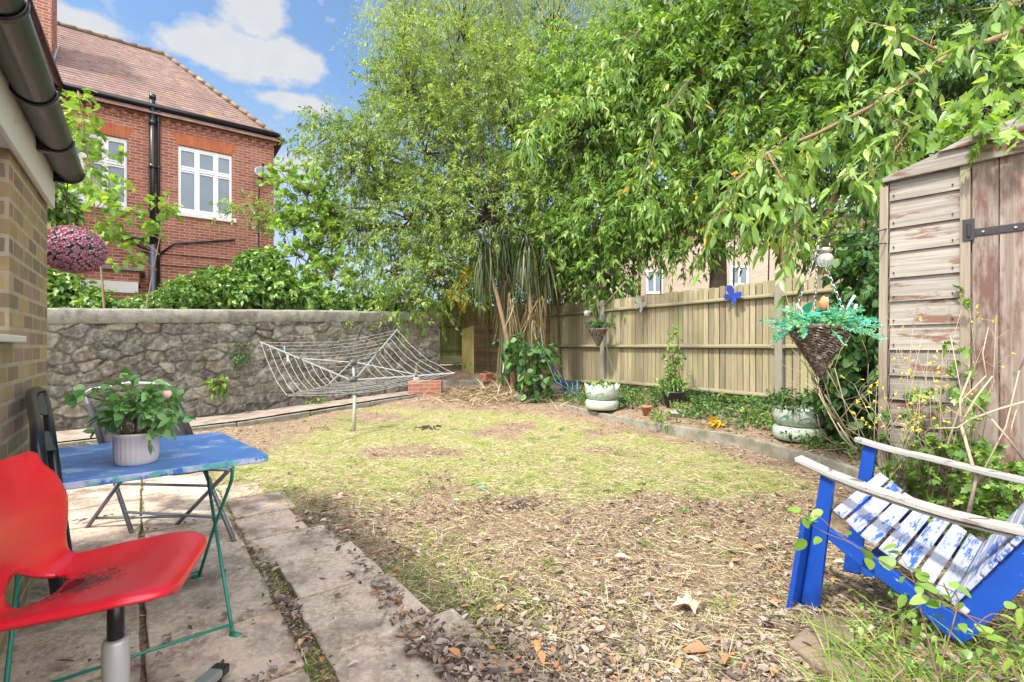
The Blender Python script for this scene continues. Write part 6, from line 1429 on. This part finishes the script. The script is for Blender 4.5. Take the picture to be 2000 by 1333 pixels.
for k in (0.04,.9):
    o_=dl*k; o_.z=0
    fa=V(-1.12,2.0,.012)+o_; ta=V(-1.63,2.60,.668)+o_
    mb=MB().tube([fa,fa.lerp(ta,.35),ta],.0075,8); mb.tube([fa+V(.03,-.005,-.002),fa+V(-.01,.005,.0)],.014,8); mb.build('leg',M_green,tab,True)
    fb=V(-1.58,2.49,.012)+o_; tb=V(-1.19,2.12,.668)+o_
    mb=MB().tube([fb,fb.lerp(tb,.5),fb.lerp(tb,.9)+V(.012,0,0),tb],.0075,8); mb.tube([fb+V(-.03,.005,-.002),fb+V(.01,0,0)],.014,8); mb.build('leg',M_green,tab,True)
for (a,z) in ((V(-1.125,2.01,.055),0),(V(-1.56,2.47,.055),0),(V(-1.565,2.525,.59),0)):
    MB().tube([a+dl*.04,a+dl*.9],.006,8).build('cross_bar',M_green,tab,True)
# pot of rose
pp_=V(-1.60,2.06,.7); M_pot=basic('cream_glaze',(.66,.58,.56),.4,var=.06,vs=14,bump=.05)
po=thing('fluted_pot','fluted cream ceramic pot holding the rose, standing on the blue table','plant pot',tuple(pp_))
MB().lathe(pp_,[(.066,0),(.073,.004),(.078,.02),(.080,.06),(.081,.118),(.084,.122),(.084,.132),(.080,.134),(.077,.12)],96,lambda t_,i,z:1-(.03*abs(math.sin(t_*14)) if 1<=i<=4 else 0)).build('pot_body',M_pot,po,True)
MB().lathe(pp_,[(.004,.122),(.078,.121)],24).build('soil',M_soil,po)
rs=thing('potted_rose','leafy green miniature rose with one pale pink bud growing in the fluted pot','plant',tuple(pp_+V(0,0,.12)))
mb=MB(); cs=[]
for i in range(40):
    a=random.uniform(0,6.283); rr_=random.uniform(.04,.16); e=pp_+V(rr_*math.cos(a)+.01,rr_*.8*math.sin(a),.13+random.uniform(.02,.19)*(1.15-rr_*3)+.02)
    b=pp_+V(.05*math.cos(a),.05*math.sin(a),.11); m_=b.lerp(e,.55)+V(0,0,.03); mb.tube([b,m_,e],[.003,.0022,.0015],5)
    for s in (.4,.7,1.0): cs.append(tuple(m_.lerp(e,s)+V(random.uniform(-.02,.02),random.uniform(-.02,.02),random.uniform(-.02,.01))))
for (px,py) in ((150,770),(165,772),(180,768),(240,742),(215,757),(330,790),(335,812),(290,850),(255,770)):
    e=P(px,py,2.0); mb.tube([pp_+V(0,0,.16),pp_.lerp(e,.6)+V(0,0,.09),e],[.003,.002,.0015],5); cs.append(tuple(e)); cs.append(tuple(e+V(.02,0,-.005)))
mb.build('stem',M_barkl,rs,True); cs=np.array(cs); out=nrm(cs-np.array(pp_+V(0,0,.2)))
v,f,rn=leaf_field(cs,out,4,.04,.048,.032,hang=.2,shape=OVAL,upn=.9,crnd=.25,leafdroop=.2); npmesh('leaves',v,f,rn,leafmat('rose_leaf',[(0,(.08,.20,.06)),(.5,(.18,.38,.12)),(.9,(.36,.55,.24)),(.96,(.32,.40,.06)),(1,(.48,.22,.06))],.25,.4,.5),rs)
q_=P(326,772,1.98); mb=MB().ball(q_,.014,10,7); mb.lathe(q_+V(0,0,-.004),[(.006,-.01),(.016,0),(.018,.012),(.012,.022)],9); mb.build('flower',basic('pale_pink',(.80,.52,.47),.6,var=.05,bump=0),rs,True); 
# ================================================================== folding mesh chair
fc=thing('folding_garden_chair','grey tubular folding garden chair with black mesh seat, behind the blue table','chair',(-2.4,3.1,0))
T1=P(168,768,3.42);T2=P(335,757,3.40); F1=G(258,1046);F2=G(458,1063); R1=G(170,1034); R2=G(345,1028)
for q in (F1,F2,R1,R2): q.z=.01
M_mesh=basic('black_mesh',(.035,.035,.045),.8,var=.15,vs=30,bump=.5,bs=300); M_sil=basic('silver_tube',(.48,.49,.50),.38,metal=.75,var=.06,bump=.05); M_gtube=basic('grey_tube',(.20,.21,.24),.4,metal=.6,var=.1,bump=.05)
mb=MB(); U=(T2-T1); mb.tube([T1-V(0,0,.03),T1,T1+U*.06+V(0,0,.022),T1.lerp(T2,.5)+V(0,0,.05),T2-U*.06+V(0,0,.028),T2,T2-V(0,0,.03)],.012,8); mb.build('back_bar',M_sil,fc,True)
l1=T1.lerp(F1,.42); l2=T2.lerp(F2,.42)
MB().tube([T1-V(0,0,.02),F1],.013,8).build('leg',M_gtube,fc,True); MB().tube([T2-V(0,0,.02),F2],.013,8).build('leg',M_gtube,fc,True)
s1=P(190,935,2.78); s2=P(438,918,2.62)
sb1=l1; sb2=l2
s1=V(F1.x*.5+T1.x*.5+.08,2.92,.43); 
fwd=(F1-T1); fwd.z=0; fwd.normalize()
SE=[l1+V(0,0,0),l2,l2+fwd*.40,l1+fwd*.40]
for q in SE: q.z=.43
MB().tube([SE[2],R2],.013,8).build('leg',M_gtube,fc,True); MB().tube([SE[3],R1],.013,8).build('leg',M_gtube,fc,True)
for a,b in ((0,3),(1,2),(3,2)): MB().tube([SE[a],SE[b]],.012,8).build('seat_tube',M_gtube,fc,True)
for a,b,s in ((F1,F2,.14),(R1,R2,.16)):
    a_=a.lerp(T1 if a is F1 else SE[3],s); b_=b.lerp(T2 if b is F2 else SE[2],s); MB().tube([a_,b_],.009,8).build('stretcher',M_gtube,fc,True)
a_=F1.lerp(T1,.33); b_=F2.lerp(T2,.33); MB().tube([a_,b_],.009,8).build('stretcher',M_gtube,fc,True)
def sheet(a,b,c,d,sag,n=10):
    vs_=[];
    for i in range(n+1):
        for j in range(n+1):
            u=i/n;w_=j/n; p=(a*(1-u)+b*u)*(1-w_)+(d*(1-u)+c*u)*w_; p=p+sag*math.sin(math.pi*u)*math.sin(math.pi*w_) if True else p; vs_.append(p)
    return MB().add(vs_,[(i*(n+1)+j,i*(n+1)+j+1,(i+1)*(n+1)+j+1,(i+1)*(n+1)+j) for i in range(n) for j in range(n)])
sheet(SE[0],SE[1],SE[2],SE[3],V(0,0,-.07)).build('mesh_seat',M_mesh,fc,True,solid=.004)
sheet(T1.lerp(F1,.10),T2.lerp(F2,.10),T2.lerp(F2,.40),T1.lerp(F1,.40),V(-.01,.05,0)).build('mesh_back',M_mesh,fc,True,solid=.003)
for (a,b) in ((T1,F1),(T2,F2)): MB().tube([a.lerp(b,.09)-V(0,.004,0),a.lerp(b,.41)-V(0,.004,0)],.019,8).build('sleeve',M_mesh,fc,True)
# ------------------------------------------------------------------ black folded chair against the wall
bc=thing('folded_black_chair','black plastic folding chair folded flat against the yellow brick wall','chair',(-2.6,2.68,0))
def lf(a,z,b): # plane leaning against the wall
    return C-e1v*a+e2v*b+V(0,0,z)
oa=.10
def WP(px,py,off):
    o_=C+e2v*off; k=(px-CX)/F; t_=(k*o_.y-o_.x)/(-e1v.x+k*e1v.y); p=o_-e1v*t_; return V(p.x,p.y,H+(HY-py)/F*p.y)
def lean(px,py): p=WP(px,py,.10); return p
loop=[(74,880),(70,830),(64,800),(60,778),(63,766),(72,762),(81,766),(88,785),(95,815),(100,870)]
pts=[WP(a,b,.04+.0012*(b-762)) for a,b in loop]; pts=[pts[0]-V(0,0,.5)+e2v*.05]+pts+[pts[-1]-V(0,0,.5)+e2v*.05]
mb=MB().tube(pts,.018,9); mb.build('frame',M_black,bc,True)
inner_=[(76,848),(72,812),(69,785),(73,772),(80,776),(86,795),(90,810),(82,815),(84,840),(94,838),(97,860),(97,878)]
MB().prism([WP(a,b,.035+.0012*(b-762)) for a,b in [(70,800),(66,778),(73,768),(81,772),(87,790),(90,808),(80,812),(72,808)]],e2v*.012).build('back_panel',M_dkp,bc)
MB().prism([WP(a,b,.035+.0012*(b-762)) for a,b in [(80,852),(92,838),(98,850),(101,880),(80,882)]]+[WP(80,875,.17)-V(0,0,.0)],e2v*.012).build('seat_panel',M_dkp,bc)
# ================================================================== flower ball
fbp=P(143,488,3.05); R_=.170
fbl=thing('topiary_flower_ball','round ball of pink artificial flowers hanging from the end of the black gutter','flower ball',tuple(fbp))
MB().ball(fbp,R_*.86,20,14,(1,1,.86)).build('core',basic('dark_green_core',(.03,.06,.05),.9,bump=.5,bs=90),fbl,True)
k=3400; d=rv(k); base=np.array(fbp)+d*np.array([1,1,.86])*R_*.84
v,f=leaves_geo(base,nrm(d+rv(k)*.8),d,np.full(k,.03),np.full(k,.008)); npmesh('leaves',v,f,np.repeat(rng.random(k)*.8,2),leafmat('blue_green_leaf',[(0,(.02,.07,.05)),(1,(.16,.28,.22))],.1),fbl)
k=400; i_=np.arange(k)+.5; ph_=np.arccos(1-2*i_/k); th_=np.pi*(1+5**.5)*i_; d=np.stack([np.cos(th_)*np.sin(ph_),np.sin(th_)*np.sin(ph_),np.cos(ph_)],1); d=nrm(d+rng.normal(size=d.shape)*.03); parts=[]
for ring_,(npet,tilt,L_,off_) in enumerate(((7,.95,.0155,0),(6,.45,.013,.003),(5,.12,.010,.005))):
    tang=nrm(np.cross(d,rv(k))); bit=np.cross(d,tang)
    for j in range(npet):
        a=2*np.pi*j/npet+ring_*.4; rad=tang*np.cos(a)+bit*np.sin(a); dirn=nrm(rad*tilt+d*(1.05-tilt)); pos=np.array(fbp)+d*np.array([1,1,.86])*R_*.93+d*off_
        v,f=leaves_geo(pos,dirn,np.cross(dirn,np.cross(d,dirn)),np.full(k,L_),np.full(k,.013),.2,0); parts.append((v,f,np.repeat(np.clip(.25*ring_+.5*rng.random(k),0,1),2)))
v,f,r=cat_geo(parts); npmesh('pink_flowers',v,f,r,leafmat('pink_petal',[(0,(.85,.55,.68)),(.5,(.70,.28,.46)),(1,(.50,.12,.28))],.15,.6),fbl)
MB().tube([fbp+V(0,0,R_*.8),fbp+V(-.05,.0,.27),g0-V(0.01,0,.07)],.0035,5).build('hanging_wire',M_iron,fbl)
# ================================================================== red swivel chair
cc_=thing('red_swivel_chair','red moulded plastic swivel chair with a soiled seat in the bottom left foreground','chair',(-1.06,1.31,0))
cf=V(.94,.34,0).normalized(); cl_=V(-cf.y,cf.x,0)      # forward, left(far side)
c0=V(-1.10,1.275,0)
# profile: (forward, z, half width, side curl)
prof=[(.212,.568,.128,0,0),(.219,.580,.138,0,0),(.221,.592,.150,.0,0),(.214,.602,.168,.002,0),(.198,.606,.188,.004,0),(.17,.607,.204,.008,0),(.12,.603,.214,.014,0),(.06,.590,.216,.022,0),(.0,.579,.212,.028,0),(-.05,.570,.206,.032,0),(-.09,.565,.202,.033,0),(-.128,.567,.201,.03,0),(-.158,.588,.203,.028,0),(-.171,.630,.206,.03,0),(-.175,.69,.207,.033,0),(-.178,.745,.203,.03,0),(-.184,.785,.190,.03,0),(-.193,.83,.166,.03,0),(-.202,.865,.138,.025,0),(-.208,.892,.136,.02,0),(-.212,.906,.108,.018,0)]
M_=40; vs_=[]
pr_=np.array(prof); tt=np.linspace(0,len(pr_)-1,92)
def cr(a,t_):
    i=np.clip(np.floor(t_).astype(int),0,len(a)-2); u=t_-i; p0=a[np.maximum(i-1,0)];p1=a[i];p2=a[i+1];p3=a[np.minimum(i+2,len(a)-1)]
    return .5*(2*p1+(p2-p0)*u+(2*p0-5*p1+4*p2-p3)*u*u+(3*p1-p0-3*p2+p3)*u**3)
def shell_pt(s_,u):
    s_=min(max(s_,0),len(pr_)-1)
    a=[float(cr(pr_[:,k],np.array([s_]))[0]) for k in range(4)]; e_=.3
    t0=[float(cr(pr_[:,k],np.array([max(s_-e_,0)]))[0]) for k in range(2)]; t1_=[float(cr(pr_[:,k],np.array([min(s_+e_,len(pr_)-1)]))[0]) for k in range(2)]
    tf,tz=t1_[0]-t0[0],t1_[1]-t0[1]; L=math.hypot(tf,tz) or 1; nf,nz_=(tz/L,-tf/L); e=a[3]*(abs(u)**2.2)-.016*max(0,(abs(u)-.86)/.14)**2
    f_=a[0]+nf*e; z_=a[1]+nz_*e
    if a[1]>.66: f_+=.015*(u*u)*min(1,(a[1]-.66)/.1)
    return c0+cf*f_+cl_*(u*a[2]*1.05)+V(0,0,z_)
SC,SR,UR=11.2,1.6,.40
def hin(s_,u): return ((s_-SC)/SR)**2+(u/(UR-.10*(s_-SC)))**2
NP=len(tt); par=[(float(tt[i]),j/M_*2-1) for i in range(NP) for j in range(M_+1)]
fs_=[]; used=set(); rem=set()
for i in range(NP-1):
    for j in range(M_):
        s=(tt[i]+tt[i+1])/2; u=(j+.5)/M_*2-1; q=(i*(M_+1)+j,i*(M_+1)+j+1,(i+1)*(M_+1)+j+1,(i+1)*(M_+1)+j)
        if hin(s,u)<1: rem.update(q); continue
        fs_.append(q); used.update(q)
for k in used&rem:
    s_,u=par[k]; h_=math.sqrt(hin(s_,u)); 
    for _ in range(6):
        h_=math.sqrt(max(hin(s_,u),1e-6)); s_=SC+(s_-SC)/h_; u=u/h_
    par[k]=(s_,u)
vs_=[shell_pt(*q) for q in par]
m,nt,o=newmat('red_plastic'); t=NT(nt); ob=t.n('TexCoord').outputs['Object']
dv=t.n('VectorMath',operation='SUBTRACT'); nt.links.new(ob,dv.inputs[0]); dc_=c0+cf*(-.03)-cl_*.02+V(0,0,.6)-Vector((-1.06,1.31,0)); dv.inputs[1].default_value=tuple(dc_)
sc_=t.n('VectorMath',operation='MULTIPLY'); nt.links.new(dv.outputs[0],sc_.inputs[0]); sc_.inputs[1].default_value=(7.5,9,7)
ln_=t.n('VectorMath',operation='LENGTH'); nt.links.new(sc_.outputs[0],ln_.inputs[0])
dm=t.math('SUBTRACT',1.0,ln_.outputs['Value']); dm=t.math('ADD',t.math('MULTIPLY',dm,.45),t.math('MULTIPLY',t.math('SUBTRACT',t.noise(ob,60,7,.78),.5),1.5))
dirt=t.ramp(dm,[(.10,0),(.30,.93)])
sp_=t.ramp(t.noise(ob,60,3,.6),[(.70,0),(.74,.5)])
fade=t.ramp(t.noise(ob,7,5,.65),[(.35,0),(.7,1)]); scr=t.ramp(t.noise(t.map(ob,(9,140,60)),1,3,.6),[(.70,0),(.74,.35)])
c=t.mix(fade,(.60,.006,.020),(.68,.018,.036)); c=t.mix(sp_,c,(.70,.20,.18)); c=t.mix(scr,c,(.72,.16,.15)); c=t.mix(dirt,c,(.05,.022,.015))
p_=t.n('BsdfPrincipled'); t.set(p_.inputs['Base Color'],c); t.set(p_.inputs['Roughness'],t.math('MULTIPLY_ADD',dirt,.6,.30)); p_.inputs['Coat Weight'].default_value=.35; p_.inputs['Coat Roughness'].default_value=.22
t.set(p_.inputs['Normal'],t.bump(t.noise(ob,350,2),.05,.002)); nt.links.new(p_.outputs[0],o.inputs[0]); M_red=m
MB().add(vs_,fs_).build('seat_shell',M_red,cc_,True,solid=.010)
cx=c0+cf*.045
MB().lathe(cx,[(.11,.555),(.11,.575),(.05,.582)],20).build('seat_mount',M_black,cc_,True)
MB().tube([cx+V(0,0,.36),cx+V(0,0,.575)],.019,16).build('gas_column',M_black,cc_,True)
MB().lathe(cx,[(.03,.07),(.03,.41),(.027,.418),(.022,.42)],20).build('column_sleeve',basic('grey_column',(.50,.50,.50),.4,metal=.3,var=.04,bump=0),cc_,True)
for k in range(5):
    a=1.50+k*2*math.pi/5; d=V(math.cos(a),math.sin(a),0)
    st_=cx+d*.02+V(0,0,.10); en=cx+d*.40+V(0,0,.06); lg=MB().bar(st_,en,.05,.028).build('base_leg',M_sil,cc_,bevel=.006)
    MB().bar(en-d*.012,en+d*.03-V(0,0,.004),.052,.032).build('end_cap',M_black,lg,bevel=.005); MB().tube([en+V(0,0,-.015),en-V(0,0,.05)],.014,10).build('glide',M_black,lg,True)
